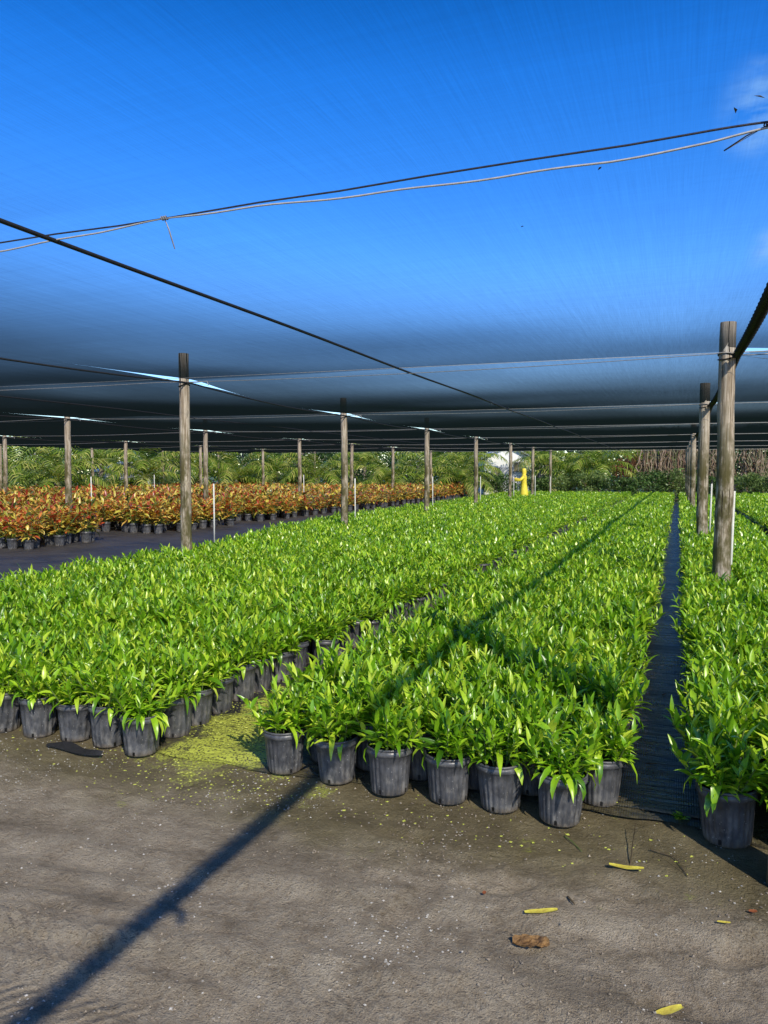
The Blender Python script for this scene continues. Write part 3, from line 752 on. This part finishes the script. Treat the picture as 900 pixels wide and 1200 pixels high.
# the two near wires that part and meet
def wire_y(x): return 3.27 if x > -5.2 else float(np.interp(x, [-7.25, -5.2], [3.1, 3.27]))
def wirepath(pts, name, label, mat, r, tail=None):
    # pts: (X, dz) along the row line k=1
    P = np.array([[x, wire_y(x), H+dz] for x, dz in pts]); t = np.linspace(0, len(P)-1, len(P)*6)
    P = np.stack([np.interp(t, range(len(P)), P[:, k]) for k in range(3)], 1)
    P[:, 2] += .0035*np.sin(P[:, 0]*9); m = MB(); m.tube(P-P[0], r, 6)
    o = m.build(name, mat, loc=tuple(P[0]))
    return tag(o, label, 'wire')
wirepath([(-9, .0), (-6, -.0), (-3, -.01), (0, 0), (.45, .0), (3, 0), (12, 0)], 'cross_wire', 'dark straight wire crossing the blue cloth, upper of the two near wires', M['dark_wire'], .0045)
wirepath([(-7.25, -.05), (-5.4, -.08), (-3.85, -.055), (-3.0, -.03), (-2.55, -.012), (-2.0, -.022), (-1.4, -.045), (-.8, -.055), (-.3, -.06), (.1, -.045), (.3, -.02), (.45, -.01), (1.5, -.04), (4, -.03), (12, 0)],
         'cross_wire', 'pale slack wire sagging under the dark one and tied to it', M['pale_wire'], .0045)
for (bx, px_, dl, lab) in ((-2.55, 0, (.05, .02, -.16), 'short loose wire end hanging from where the two near wires are tied'),
                           (.30, 0, (-.16, .0, -.075), 'loose wire end sticking out where the near wires meet at the upper right')):
    y0 = wire_y(bx); m = MB(); m.tube([[0, 0, 0], [dl[0]*.5, dl[1]*.5, dl[2]*.4], dl], .003, 5)
    th = np.linspace(0, 6*PI, 30); m.tube(np.stack([np.linspace(-.02, .02, 30), .01*np.cos(th), .01*np.sin(th)], 1), .003, 5)
    tag(m.build('wire_tail', M['wire'] if bx < 0 else M['dark_wire'], loc=(bx, y0, H-.008)), lab, 'wire')
# ropes along the rows
def rope(x0, label, r, y0=-7, y1=46.4, laced=False, through=None):
    m = MB(); ys = np.arange(y0, y1, .3 if not laced else .015)
    xs = np.full(ys.shape, x0); z = np.full(ys.shape, H-.03)
    if through:
        pts = sorted([(q[1], q[0]) for q in POSTXY if q[2] == through]); yy = [p[0] for p in pts]; xx = [p[1] for p in pts]
        xs = np.interp(ys, yy, xx) + (.11 if laced else .085)*(1)
        for a, b in zip(yy[:-1], yy[1:]):
            f = (ys-a)/(b-a); k = (f >= 0) & (f < 1); z = np.where(k, H-.03-.07*4*f*(1-f), z)
    else: z = z-.012*np.sin(ys*PI/6.2)**2
    C = np.stack([xs, ys, z], 1); o0 = C[0].copy()
    if laced:
        w = 2*PI/.10
        for ph in (0, PI):
            m.tube(C-o0+np.stack([.036*np.cos(ys*w+ph), 0*ys, .036*np.sin(ys*w+ph)], 1), .015, 6)
        m.tube((C-o0)[::4]+np.array([0, 0, -.0]), .020, 6)
    else: m.tube(C-o0, r, 6)
    return tag(m.build('rope', M['black'], loc=tuple(o0)), label, 'rope')
rp_ = rope(.45, 'thick black laced rope running along the line of posts on the right', .02, laced=True, through=.45)
m = MB(); kx = .11-(-0.0); m.tube([[.02, 6.65, 0], [.06, 6.68, -.04], [.085, 6.7, -.10], [.06, 6.7, -.16]], [.018, .018, .016, .012], 7); inst('knot', m.mesh('knot', M['black']), rp_)
rope(-3.3, 'black cable running diagonally across the blue cloth towards the middle distance', .013)
rope(-7.25, 'thin black cable running over the tall left post', .012, through=-7.25)
rope(-10.8, 'thin black cable under the cloth between the green field and the crotons', .012)
rope(-14.2, 'thin black cable running over the posts in the croton field', .012, through=-14.2)
rope(-22.2, 'thin black cable under the cloth far left over the crotons', .012, through=-22.2)
# scraps of leaf caught on top of the net
for i, (px, py) in enumerate(((878, 129), (850, 144), (697, 206), (609, 268))):
    d = (H-EYE+.02)*FPX/(554-py); x, y = at(px, d); m = MB(); s = [.022, .016, .012, .012][i]
    m.add([[-s, 0, 0], [0, s*.4, .004], [s, 0, 0], [0, -s*.5, .006]], [[0, 1, 2, 3]])
    z = float(cloth_z(np.array([x]), np.array([y]))[0]); o = m.build('leaf_scrap', M['twig'], loc=(x, y, z+.01)); o.rotation_euler = (.6, .4, i*1.3)
    tag(o, ['dark leaf scrap caught on the net at the upper right', 'small pale leaf scrap caught on the net above where the wires meet',
            'tiny leaf scrap caught on the net below the pale wire', 'tiny leaf scrap on the net, lower left of the other scraps'][i], 'leaf')

# ------------------------------------------------------------------ white stakes (sprinkler risers)
def stake(px, ytop, d, label, lean=0., hgt=None, r=.016):
    x, y = at(px, d); hgt = hgt or (EYE + (554-ytop)*d/FPX)
    t = thing('irrigation_stake', label, 'stake', (x, y, 0), 0, 'white irrigation stakes among the pots')
    m = MB(); m.tube([[0, 0, 0], [lean*.5+.003, 0, hgt*.5], [lean, 0, hgt]], r, 8); inst('pipe', m.mesh('pipe', M['pvc']), t)
    m = MB(); m.tube([[lean, 0, hgt-.01], [lean, 0, hgt+.02], [lean, 0, hgt+.021], [lean, 0, hgt+.05]], [r*1.3, r*1.3, r*.6, r*.5], 8)
    m.box((lean, 0, hgt+.055), (.05, .012, .012)); inst('sprinkler_head', m.mesh('sprinkler_head', M['black']), t)
stake(857, 574, 8.7, 'slender pale stake leaning against the nearest right post', .03)
stake(832, 566, 14.9, 'slender pale stake right behind the second post of the right line', .03)
stake(250.5, 566, 15.6, 'bright white stake on the bare ground right of the tall left post')
stake(107, 558, 22, 'white stake in the near crotons at the left')
stake(77, 565, 26, 'short white stake left of the near croton stake')
stake(416, 560, 19, 'white stake just right of the second post along the green field')
stake(507, 558, 26, 'white stake just right of the third post along the green field')
stake(563, 558, 31, 'white stake just right of the fourth post along the green field')
stake(627, 557, 36, 'white stake far back, right of the person')
stake(602, 558, 36, 'white stake far back, left of the person')
stake(645, 558, 40, 'white stake far back before the hedge, right of the last stake')
stake(356, 556, 30, 'thin white stake in the crotons right of the third croton post')
stake(181, 556, 34, 'thin white stake far off among the crotons, second from the left in that strip')

# ------------------------------------------------------------------ person in yellow
def skin_mesh(name, joints, edges, mat, parent, sub=2, root=0):
    me = bpy.data.meshes.new(name); me.from_pydata([j[0] for j in joints], edges, []); o = bpy.data.objects.new(name, me); COL.objects.link(o); o.parent = parent
    md = o.modifiers.new('s', 'SKIN'); sv = me.skin_vertices
    if not sv: me.attributes.new  # modifier creates the layer
    if len(me.skin_vertices) == 0:
        import bmesh
        b = bmesh.new(); b.from_mesh(me); b.verts.layers.skin.verify(); b.to_mesh(me); b.free()
    for i, j in enumerate(joints):
        r = j[1] if isinstance(j[1], tuple) else (j[1], j[1]); me.skin_vertices[0].data[i].radius = r; me.skin_vertices[0].data[i].use_root = (i == root)
    md.use_smooth_shade = True; ss = o.modifiers.new('u', 'SUBSURF'); ss.levels = sub; ss.render_levels = sub
    me.materials.append(mat); return o
x, y = at(614, 38)
pr = thing('person', 'person in a yellow hooded raincoat, arms forward, at the far end of the green rows', 'person', (x, y, 0), PSI+PI-R(8))
# faces +X local (turned to the left of the picture)
J = [((0, 0, .95), .13), ((.01, 0, 1.15), .12), ((.0, 0, 1.40), .13), ((.02, 0, 1.52), .055), ((.03, 0, 1.60), .07), ((.035, 0, 1.70), .09),
     ((0, .10, .90), .09), ((.02, .11, .50), .065), ((-.02, .12, .09), .045), ((.13, .12, .04), .04),
     ((0, -.10, .90), .09), ((-.04, -.11, .50), .065), ((-.1, -.12, .09), .045), ((.05, -.12, .04), .04),
     ((.0, .20, 1.40), .06), ((.22, .25, 1.22), .045), ((.48, .17, 1.20), .035), ((.56, .15, 1.20), .03),
     ((.0, -.20, 1.40), .06), ((.22, -.23, 1.24), .045), ((.48, -.14, 1.30), .035), ((.56, -.11, 1.31), .03)]
E = [(0, 1), (1, 2), (2, 3), (3, 4), (4, 5), (0, 6), (6, 7), (7, 8), (8, 9), (0, 10), (10, 11), (11, 12), (12, 13), (2, 14), (14, 15), (15, 16), (16, 17), (2, 18), (18, 19), (19, 20), (20, 21)]
body = skin_mesh('body', J, E, M['skin'], pr)
# facial features and fingers
m = MB(); m.tube([[.105, 0, 1.69], [.135, 0, 1.665], [.12, 0, 1.655]], [.008, .014, .008], 6); inst('nose', m.mesh('nose', M['skin']), pr)
for s in (1, -1):
    m = MB(); m.tube([[.108, s*.033, 1.70], [.122, s*.033, 1.70]], [.012, .008], 8); inst('eye', m.mesh('eye', M['boot']), pr)
    m = MB(); b0 = np.array(J[17 if s > 0 else 21][0])
    for q in range(4):
        w = (q-1.5)*.019; l = [.06, .072, .068, .052][q]
        m.tube([b0+[0, w, 0], b0+[.03, w*1.1, -.002], b0+[.03+l*.5, w*1.15, -.012], b0+[.03+l, w*1.1, -.035]], [.010, .009, .008, .006], 6)
    m.tube([b0+[-.01, -s*.02, 0], b0+[.02, -s*.045, .01], b0+[.045, -s*.05, -.005]], [.011, .009, .007], 6)
    inst('fingers', m.mesh('fingers', M['skin']), pr)
def ringed(rings, n=20):     # closed sleeve of elliptical rings: (cx, cy, z, rx, ry)
    m = MB(); th = np.arange(n)*2*PI/n; V = []
    for i, (cx, cy, z, rx, ry) in enumerate(rings):
        w = 1+.04*np.sin(th*7+i)*(1 if z < 1 else .3); V.append(np.stack([cx+rx*np.cos(th)*w, cy+ry*np.sin(th)*w, np.full(n, z)], 1))
    m.add(np.vstack(V), [[i*n+j, i*n+(j+1) % n, (i+1)*n+(j+1) % n, (i+1)*n+j] for i in range(len(rings)-1) for j in range(n)]); return m
m = ringed([(0, 0, .42, .23, .27), (0, 0, .6, .21, .26), (0, 0, .95, .16, .20), (.01, 0, 1.15, .14, .175), (.01, 0, 1.35, .16, .235), (.0, 0, 1.46, .12, .19), (.01, 0, 1.53, .08, .10)])
for s in (1, -1):
    k = 14 if s > 0 else 18; m.tube([J[k][0], J[k+1][0], J[k+2][0]], [.085, .07, .06], 12)
coat = inst('raincoat', m.mesh('raincoat', M['coat']), pr)
m = ringed([(0, 0, 1.50, .10, .12), (-.0, 0, 1.58, .115, .105), (.01, 0, 1.68, .13, .115), (.015, 0, 1.77, .11, .10), (0, 0, 1.82, .06, .06), (0, 0, 1.835, .01, .01)])
v, f, mi = m.arrays(); cen = v[f].mean(1); keep = ~((cen[:, 0] > .075) & (cen[:, 2] > 1.57) & (cen[:, 2] < 1.76)); m = MB(); m.add(v, f[keep])
inst('hood', m.mesh('hood', M['coat']), pr)
for s in (1, -1):
    k = 8 if s > 0 else 12; c = J[k][0]; m = MB(); m.tube([[c[0], c[1], .42], [c[0], c[1], .2], [c[0], c[1], .05], [c[0], c[1], .0]], [.075, .065, .06, .06], 10)
    m.tube([[c[0]-.05, c[1], .045], [c[0]+.1, c[1], .04], [c[0]+.2, c[1], .03]], [.045, .05, .03], 10); inst('boot', m.mesh('boot', M['boot']), pr)

# ------------------------------------------------------------------ background vegetation and buildings
def leaf_cloud(m, C, S, N, size, rng, mi=0, flat=.75):
    C = np.array(C); k = rng.integers(len(C), size=N); u = rng.normal(0, 1, (N, 3)); u /= np.linalg.norm(u, axis=1)[:, None]
    r = rng.random(N)**.4; P = C[k]+u*r[:, None]*np.array(S)[k][:, None]*np.array([1, 1, flat])
    P[:, 2] = np.maximum(P[:, 2], .03)
    a = rng.normal(0, 1, (N, 3)); a /= np.linalg.norm(a, axis=1)[:, None]; b = np.cross(a, rng.normal(0, 1, (N, 3))); b /= np.linalg.norm(b, axis=1)[:, None]
    s = size*rng.uniform(.6, 1.4, N)[:, None]
    V = np.stack([P-a*s, P-b*s*.45+a*s*.1, P+a*s, P+b*s*.45+a*s*.1], 1).reshape(-1, 3)
    m.add(V, np.arange(N*4).reshape(-1, 4), mi)
def bush(label, x, y, w, h, mat, seed, N=2600, size=.075, name='shrub'):
    rng = np.random.default_rng(seed); t = thing(name, label, 'bush', (x, y, 0), rng.random()*6, 'bushes and shrubs beyond the pots')
    nc = 16; C = [[rng.uniform(-w/2, w/2)*.75, rng.uniform(-w/2, w/2)*.6, h*rng.uniform(.25, .80)] for _ in range(nc)]; S = [h*rng.uniform(.22, .34) for _ in C]
    m = MB(); leaf_cloud(m, C, S, N, size, rng); inst('crown', m.mesh('crown', M[mat], False), t)
    m = MB()
    for c in C[:9]: m.tube([[c[0]*.15, c[1]*.15, 0], [c[0]*.6, c[1]*.6, c[2]*.6], c], [.035, .02, .008], 5)
    inst('stems', m.mesh('stems', M['bark']), t)
def tree(label, x, y, h, w, mat, seed, N=6000, size=.11, low=.25):
    rng = np.random.default_rng(seed); t = thing('tree', label, 'tree', (x, y, 0), rng.random()*6, 'broadleaf trees beyond the nursery')
    C = []; S = []; m = MB(); n = 22
    m.tube([[0, 0, -.1], [.08, .03, h*.25], [-.05, .05, h*.5], [.05, 0, h*.8]], [.2, .15, .1, .04], 9)
    for i in range(n):
        a = i*2.4; z = h*(low+(1-low-.1)*rng.random()); r = w/2*math.sin(PI*min(.95, (z/h-low+.12)/(1.1-low)))*rng.uniform(.4, 1)
        c = [r*math.cos(a), r*math.sin(a), z]; C.append(c); S.append(w*rng.uniform(.13, .2)); m.tube([[0, 0, z*.6], [c[0]*.5, c[1]*.5, z*.85], c], [.07, .04, .015], 5)
    inst('trunk', m.mesh('trunk', M['bark']), t); m = MB(); leaf_cloud(m, C, S, N, size, rng, flat=.8); inst('crown', m.mesh('crown', M[mat], False), t)
def palm(label, x, y, trunk, fl, seed, mat='palm', nf=17):
    rng = np.random.default_rng(seed); t = thing('palm_tree', label, 'palm tree', (x, y, 0), rng.random()*6, 'palms standing beyond the pots')
    m = MB(); zz = np.linspace(0, trunk, 12); m.tube(np.stack([.1*np.sin(zz*.7), .06*zz*0, zz-.05], 1), .14+.03*np.cos(np.arange(12)*3.1)-.01*zz/max(trunk, 1), 10)
    inst('trunk', m.mesh('trunk', M['bark']), t); m = MB(); top = np.array([.1*math.sin(trunk*.7), 0, trunk-.05])
    for i in range(nf):
        a = i*2.4+rng.normal(0, .15); e = R(78)-R(75)*(i/nf)+rng.normal(0, .08); cu = rng.uniform(1.3, 2.0); n = 26; L = fl*rng.uniform(.85, 1.1)
        p = top.copy(); pts = []; ds = []
        for j in range(n):
            tt = j/(n-1); el = e-cu*tt**1.4; d = np.array([math.cos(a)*math.cos(el), math.sin(a)*math.cos(el), math.sin(el)]); pts.append(p.copy()); ds.append(d); p = p+d*L/n
        pts = np.array(pts); m.tube(pts, np.linspace(.03, .006, n), 4, 0, False); sd = np.array([-math.sin(a), math.cos(a), 0.])
        B = []; D = []
        for s in (1, -1):
            for j in range(3, n):
                tt = j/(n-1); ll = L*.24*math.sin(PI*(.12+.8*tt))**.6; dv = ds[j]*.55+sd*s*.8+rng.normal(0, .08, 3); dv /= np.linalg.norm(dv)
                w = .028*np.array(ds[j]); q0 = pts[j]; q1 = q0+dv*ll*.5-np.array([0, 0, .04*ll]); q2 = q0+dv*ll*.9-np.array([0, 0, .42*ll])
                m.add([q0-w*1.3, q0+w*1.3, q1+w*1.3, q1-w*1.3, q2+w*.3, q2-w*.3], [[0, 1, 2, 3], [3, 2, 4, 5]])
    inst('crown', m.mesh('crown', M[mat], True), t)
# bushes: a loose hedge right behind the pots, from left to right in the picture
hedge = [(-20, 40, 'bush_pale'), (38, 41, 'bush_pale'), (92, 41, 'bush_pale'), (140, 44, 'bush'), (185, 47, 'bush_pale'), (222, 48, 'bush'), (262, 50, 'bush'), (300, 52, 'bush_pale'),
         (338, 52, 'bush'), (372, 52, 'bush_pale'), (408, 52, 'bush'), (446, 52, 'bush'), (484, 51, 'bush'), (520, 51, 'bush'), (552, 50, 'bush'), (588, 50, 'bush'), (628, 49, 'bush'), (662, 48, 'bush_pale'),
         (697, 47, 'bush_pale'), (728, 46, 'bush'), (765, 46, 'bush'), (800, 46, 'bush_pale'), (835, 45, 'bush'), (880, 44, 'bush_pale'), (925, 43, 'bush')]
for i, (px, d, mt) in enumerate(hedge):
    x, y = at(px, d); w = 3.4; hh = 1.75+.35*math.sin(i*1.9)
    if 120 < px < 175: hh = 1.4
    nth = 'the %s%s' % (['first', 'second', 'third', 'fourth', 'fifth', 'sixth', 'seventh', 'eighth', 'ninth', 'tenth', 'eleventh', 'twelfth', 'thirteenth', 'fourteenth', 'fifteenth', 'sixteenth',
                         'seventeenth', 'eighteenth', 'nineteenth', 'twentieth', 'twenty-first', 'twenty-second', 'twenty-third', 'twenty-fourth', 'twenty-fifth'][i], ' bush from the left')
    bush('%s bush in the hedge behind the pots, %s' % ('pale green leafy' if mt == 'bush_pale' else 'dark green leafy', nth), x, y, w, hh, mt, 700+i)
palms = [(12, 47, 1.6, 3.6), (66, 45, 1.2, 3.3), (118, 50, 2.2, 3.4), (172, 49, 1.4, 3.2), (232, 54, 2.0, 3.5), (275, 56, 1.2, 3.6), (325, 57, 1.7, 3.6), (372, 56, 1.3, 3.4), (428, 58, 2.1, 3.5), (455, 55, .9, 3.3),
         (505, 57, 1.5, 3.7), (540, 55, 1.1, 3.3), (552, 60, 2.4, 3.4), (640, 60, 2.2, 3.4), (668, 55, 1.2, 3.4), (702, 57, 1.8, 3.4), (745, 58, 2.2, 3.2)]
for i, (px, d, tk, fl) in enumerate(palms):
    x, y = at(px, d-7.5 if i % 2 else d-5.5); palm('%s palm with arching fronds behind the hedge, number %d from the left' % ('short' if tk < 1.5 else 'taller', i+1) if False else
                           '%s palm with %s fronds, %s from the left behind the hedge' % ('short' if tk < 1.5 else 'taller', 'long arching' if fl > 3.4 else 'arching',
                           (ORD+['thirteenth', 'fourteenth', 'fifteenth', 'sixteenth', 'seventeenth'])[i]), x, y, tk, fl, 800+i)
trees = [(-30, 62, 7, 7), (50, 66, 6.5, 7), (110, 64, 7, 6), (200, 68, 7.5, 8), (285, 70, 6.5, 7), (355, 72, 7.5, 8), (415, 70, 6.5, 7), (490, 72, 7.5, 8), (548, 69, 6, 6), (632, 66, 6, 5.5), (690, 70, 7, 6), (770, 62, 6.5, 6),
         (815, 60, 6, 6), (870, 58, 6.5, 7), (930, 56, 6, 6)]
for i, (px, d, h, w) in enumerate(trees):
    x, y = at(px, d); h = min(h, 5.6)*.95; tree('broad dark green tree behind the palms, %s from the left' % (ORD+['thirteenth', 'fourteenth', 'fifteenth'])[i], x, y, h, w, 'tree', 900+i, low=.12)
# dry hanging vines on the right
for i, (px, d, w) in enumerate(((768, 48, 2.0), (795, 47.5, 2.2), (838, 47, 1.8), (885, 46.5, 1.3))):
    x, y = at(px, d); rng = np.random.default_rng(60+i); t = thing('vine_thicket', 'brown curtain of dry hanging vines at the back, %s from the left' % ORD[i], 'vines', (x, y, 0), 0, 'dry vine curtains at the back right')
    m = MB()
    for s in range(110):
        bx, by = rng.uniform(-w/2, w/2), rng.uniform(-.5, .5); z1 = rng.uniform(1.6, 4.6); z0 = rng.uniform(0, 1.9); n = 9
        zz = np.linspace(z1, z0, n); X = bx+np.cumsum(rng.normal(0, .11, n)); Y = by+np.cumsum(rng.normal(0, .03, n)); ww = rng.uniform(.012, .03)
        V = np.stack([np.stack([X-ww, Y, zz], 1), np.stack([X+ww, Y+ww*.5, zz], 1)], 1).reshape(-1, 3); m.add(V, [[2*q, 2*q+1, 2*q+3, 2*q+2] for q in range(n-1)])
    leaf_cloud(m, [[rng.uniform(-w/2, w/2), 0, rng.uniform(1, 4.3)] for _ in range(14)], [.55]*14, 1300, .065, rng)
    inst('strands', m.mesh('strands', M['dry'], False), t)
    m = MB(); m.tube([[0, .3, 0], [.1, .3, 2], [-.1, .3, 4.6]], [.09, .07, .04], 7)
    for s in (-1, 1): m.tube([[0, .3, 3.2], [s*w*.3, .2, 4.2], [s*w*.55, .1, 4.6]], [.06, .04, .02], 6)
    inst('stem', m.mesh('stem', M['bark']), t)
x, y = at(738, 50); bush('reddish brown bush behind the hedge, left of the dry vines', x, y, 2.6, 3.0, 'rust', 77, 2200)
# white house half hidden by palms
def house(name, label, px, d, w, dep, h, rh, rz, wall, roofm, wins, door=None):
    x, y = at(px, d); t = thing(name, label, 'house', (x, y, 0), rz)
    m = MB(); m.box((0, 0, h/2), (w, dep, h))
    v = [[-w/2, -dep/2, h], [w/2, -dep/2, h], [0, -dep/2, h+rh], [0, -dep/2, h+rh], [-w/2, dep/2, h], [w/2, dep/2, h], [0, dep/2, h+rh], [0, dep/2, h+rh]]
    m.add(v, [[0, 1, 2, 3], [5, 4, 6, 7]]); inst('wall', m.mesh('wall', wall, False), t)
    m = MB(); o = .3
    for s in (-1, 1):
        sl = rh/(w/2); a = [s*(w/2+o), h-o*sl+.02]; b = [0, h+rh+.02]
        vv = [[a[0], -dep/2-o, a[1]], [a[0], dep/2+o, a[1]], [b[0], dep/2+o, b[1]], [b[0], -dep/2-o, b[1]]]; vv += [[q[0], q[1], q[2]+.1] for q in vv]
        m.add(vv, [[0, 1, 2, 3], [4, 7, 6, 5], [0, 3, 7, 4], [1, 5, 6, 2], [0, 4, 5, 1], [3, 2, 6, 7]])
    inst('roof', m.mesh('roof', roofm, False), t)
    for wx, wz, ww, wh in wins:
        m = MB(); yy = -dep/2-.03
        for a, b, c_, e_ in ((wx, wz+wh/2, ww+.1, .07), (wx, wz-wh/2, ww+.1, .07), (wx-ww/2, wz, .07, wh), (wx+ww/2, wz, .07, wh), (wx, wz, .04, wh)): m.box((a, yy, b), (c_, .06, e_))
        wo = inst('window', m.mesh('window', M['trim'], False), t); m = MB(); m.box((wx, -dep/2-.008, wz), (ww, .012, wh)); inst('pane', m.mesh('pane', M['glass'], False), wo)
    if door:
        m = MB(); m.box((door, -dep/2-.02, 1.0), (.9, .04, 2.0)); inst('door', m.mesh('door', M['trim'], False), t)
house('house', 'white walled house with a low roof half hidden behind palms', 590, 57, 3.4, 5, 2.7, .9, PSI*.9, M['white'], M['roof'], [(.75, 2.0, .7, .75), (-.9, 1.6, .7, .8)], -.1)
house('shed', 'low shed with a blue grey roof among the bushes at the left', 146, 47, 2.6, 3, 1.75, .45, PSI+.5, M['trim'], M['roof'], [(0, .9, .6, .5)])

# far woodland closing the horizon
rng = np.random.default_rng(55); m = MB(); C = []; S = []
for i in range(260):
    a = R(-75)+R(130)*i/260; dd = 95+rng.uniform(-6, 12); C.append([math.sin(a+.0)*dd, math.cos(a)*dd, rng.uniform(1.5, 4.5)]); S.append(rng.uniform(2.5, 4))
leaf_cloud(m, C, S, 42000, .32, rng); tag(m.build('woodland', M['tree'], smooth=False), 'distant line of dark woodland closing the horizon', 'woodland', None, 'stuff')
m = MB(); N = 9000; a = rng.uniform(R(-70), R(35), N); dd = rng.uniform(47, 75, N)
P = np.stack([np.sin(a)*dd, np.cos(a)*dd, 0*a], 1); P = P[P[:, 1] > 30+.0*P[:, 0]]; P = P[~((P[:, 0] > -31) & (P[:, 1] < 47))]; N = len(P)
leaves(m, P, rng.random(N)*6.28, rng.uniform(.8, 1.4, N), rng.uniform(.3, 1.2, N), rng.uniform(.25, .6, N), rng.uniform(.03, .06, N), 2, False, rng=rng)
tag(m.build('long_grass', M['bush_pale']), 'rough long grass beyond the nursery pots', 'grass', None, 'stuff')

# ------------------------------------------------------------------ world, sun, camera
w = bpy.data.worlds.new('World'); scene.world = w; w.use_nodes = True; nt = w.node_tree
bg = nt.nodes['Background']; sky = nt.nodes.new('ShaderNodeTexSky'); sky.sky_type = 'NISHITA'; sky.sun_disc = False
sky.sun_elevation = math.asin(SUN.z); sky.sun_rotation = math.atan2(SUN.x, SUN.y); sky.air_density = 1.0; sky.dust_density = .3; sky.ozone_density = 3.5
hs = nt.nodes.new('ShaderNodeHueSaturation'); hs.inputs['Hue'].default_value = .516; hs.inputs['Saturation'].default_value = 1.4; hs.inputs['Value'].default_value = 1.7; nt.links.new(sky.outputs[0], hs.inputs['Color'])
tc = nt.nodes.new('ShaderNodeTexCoord'); mp = nt.nodes.new('ShaderNodeMapping'); mp.inputs['Scale'].default_value = (1, 1, 2.6); nt.links.new(tc.outputs['Generated'], mp.inputs[0])
nz = nt.nodes.new('ShaderNodeTexNoise'); nz.inputs['Scale'].default_value = 13; nz.inputs['Detail'].default_value = 8; nt.links.new(mp.outputs[0], nz.inputs['Vector'])
rp = nt.nodes.new('ShaderNodeValToRGB'); rp.color_ramp.elements[0].position = .42; rp.color_ramp.elements[1].position = .66; nt.links.new(nz.outputs['Fac'], rp.inputs[0])
mx = nt.nodes.new('ShaderNodeMix'); mx.data_type = 'RGBA'; 
def dmask(px, py, rad):
    v = Vector((*at(px, 1.), (554-py)/FPX)).normalized(); d = nt.nodes.new('ShaderNodeVectorMath'); d.operation = 'DISTANCE'
    nt.links.new(tc.outputs['Generated'], d.inputs[0]); d.inputs[1].default_value = v
    m_ = nt.nodes.new('ShaderNodeMapRange'); m_.interpolation_type = 'SMOOTHSTEP'; nt.links.new(d.outputs['Value'], m_.inputs[0]); m_.inputs[1].default_value = rad; m_.inputs[2].default_value = 0
    return m_.outputs[0]
def mth(op, a, b):
    m_ = nt.nodes.new('ShaderNodeMath'); m_.operation = op; m_.use_clamp = True
    for i_, v_ in enumerate((a, b)):
        if isinstance(v_, float): m_.inputs[i_].default_value = v_
        else: nt.links.new(v_, m_.inputs[i_])
    return m_.outputs[0]
cm = mth('ADD', mth('ADD', dmask(902, 136, .075), dmask(905, 300, .04)), dmask(815, 232, .0))
nt.links.new(mth('MULTIPLY', rp.outputs[0], cm), mx.inputs[0]); nt.links.new(hs.outputs[0], mx.inputs[6]); mx.inputs[7].default_value = (2.2, 4.2, 7.2, 1)
sp_ = nt.nodes.new('ShaderNodeSeparateXYZ'); nt.links.new(tc.outputs['Generated'], sp_.inputs[0])
zr = nt.nodes.new('ShaderNodeMapRange'); nt.links.new(sp_.outputs[2], zr.inputs[0])
for i_, v_ in ((1, .46), (2, .75), (3, 1.), (4, .16)): zr.inputs[i_].default_value = v_
ml = nt.nodes.new('ShaderNodeVectorMath'); ml.operation = 'SCALE'; nt.links.new(mx.outputs[2], ml.inputs[0]); nt.links.new(zr.outputs[0], ml.inputs['Scale'])
nt.links.new(ml.outputs[0], bg.inputs['Color']); bg.inputs['Strength'].default_value = .15
sl = bpy.data.lights.new('sun', 'SUN'); sl.energy = 5.; sl.angle = R(.53); sl.color = (1, .92, .79)
so = bpy.data.objects.new('sun', sl); COL.objects.link(so); so.rotation_euler = SUN.to_track_quat('Z', 'Y').to_euler(); so.location = (0, 0, 30)
cd = bpy.data.cameras.new('camera'); cam = bpy.data.objects.new('camera', cd); COL.objects.link(cam); scene.camera = cam
cd.sensor_fit = 'VERTICAL'; cd.sensor_height = 36; cd.sensor_width = 27; cd.lens = 36*FPX/1200; cd.clip_end = 2000; cd.clip_start = .05
cam.location = (0, 0, EYE); cam.rotation_euler = (R(90)-math.atan(46/FPX), 0, PSI)
scene.view_settings.view_transform = 'Standard'; scene.view_settings.look = 'None'; scene.view_settings.exposure = 0
scene.render.engine = 'CYCLES'; scene.cycles.max_bounces = 8; scene.cycles.transparent_max_bounces = 16
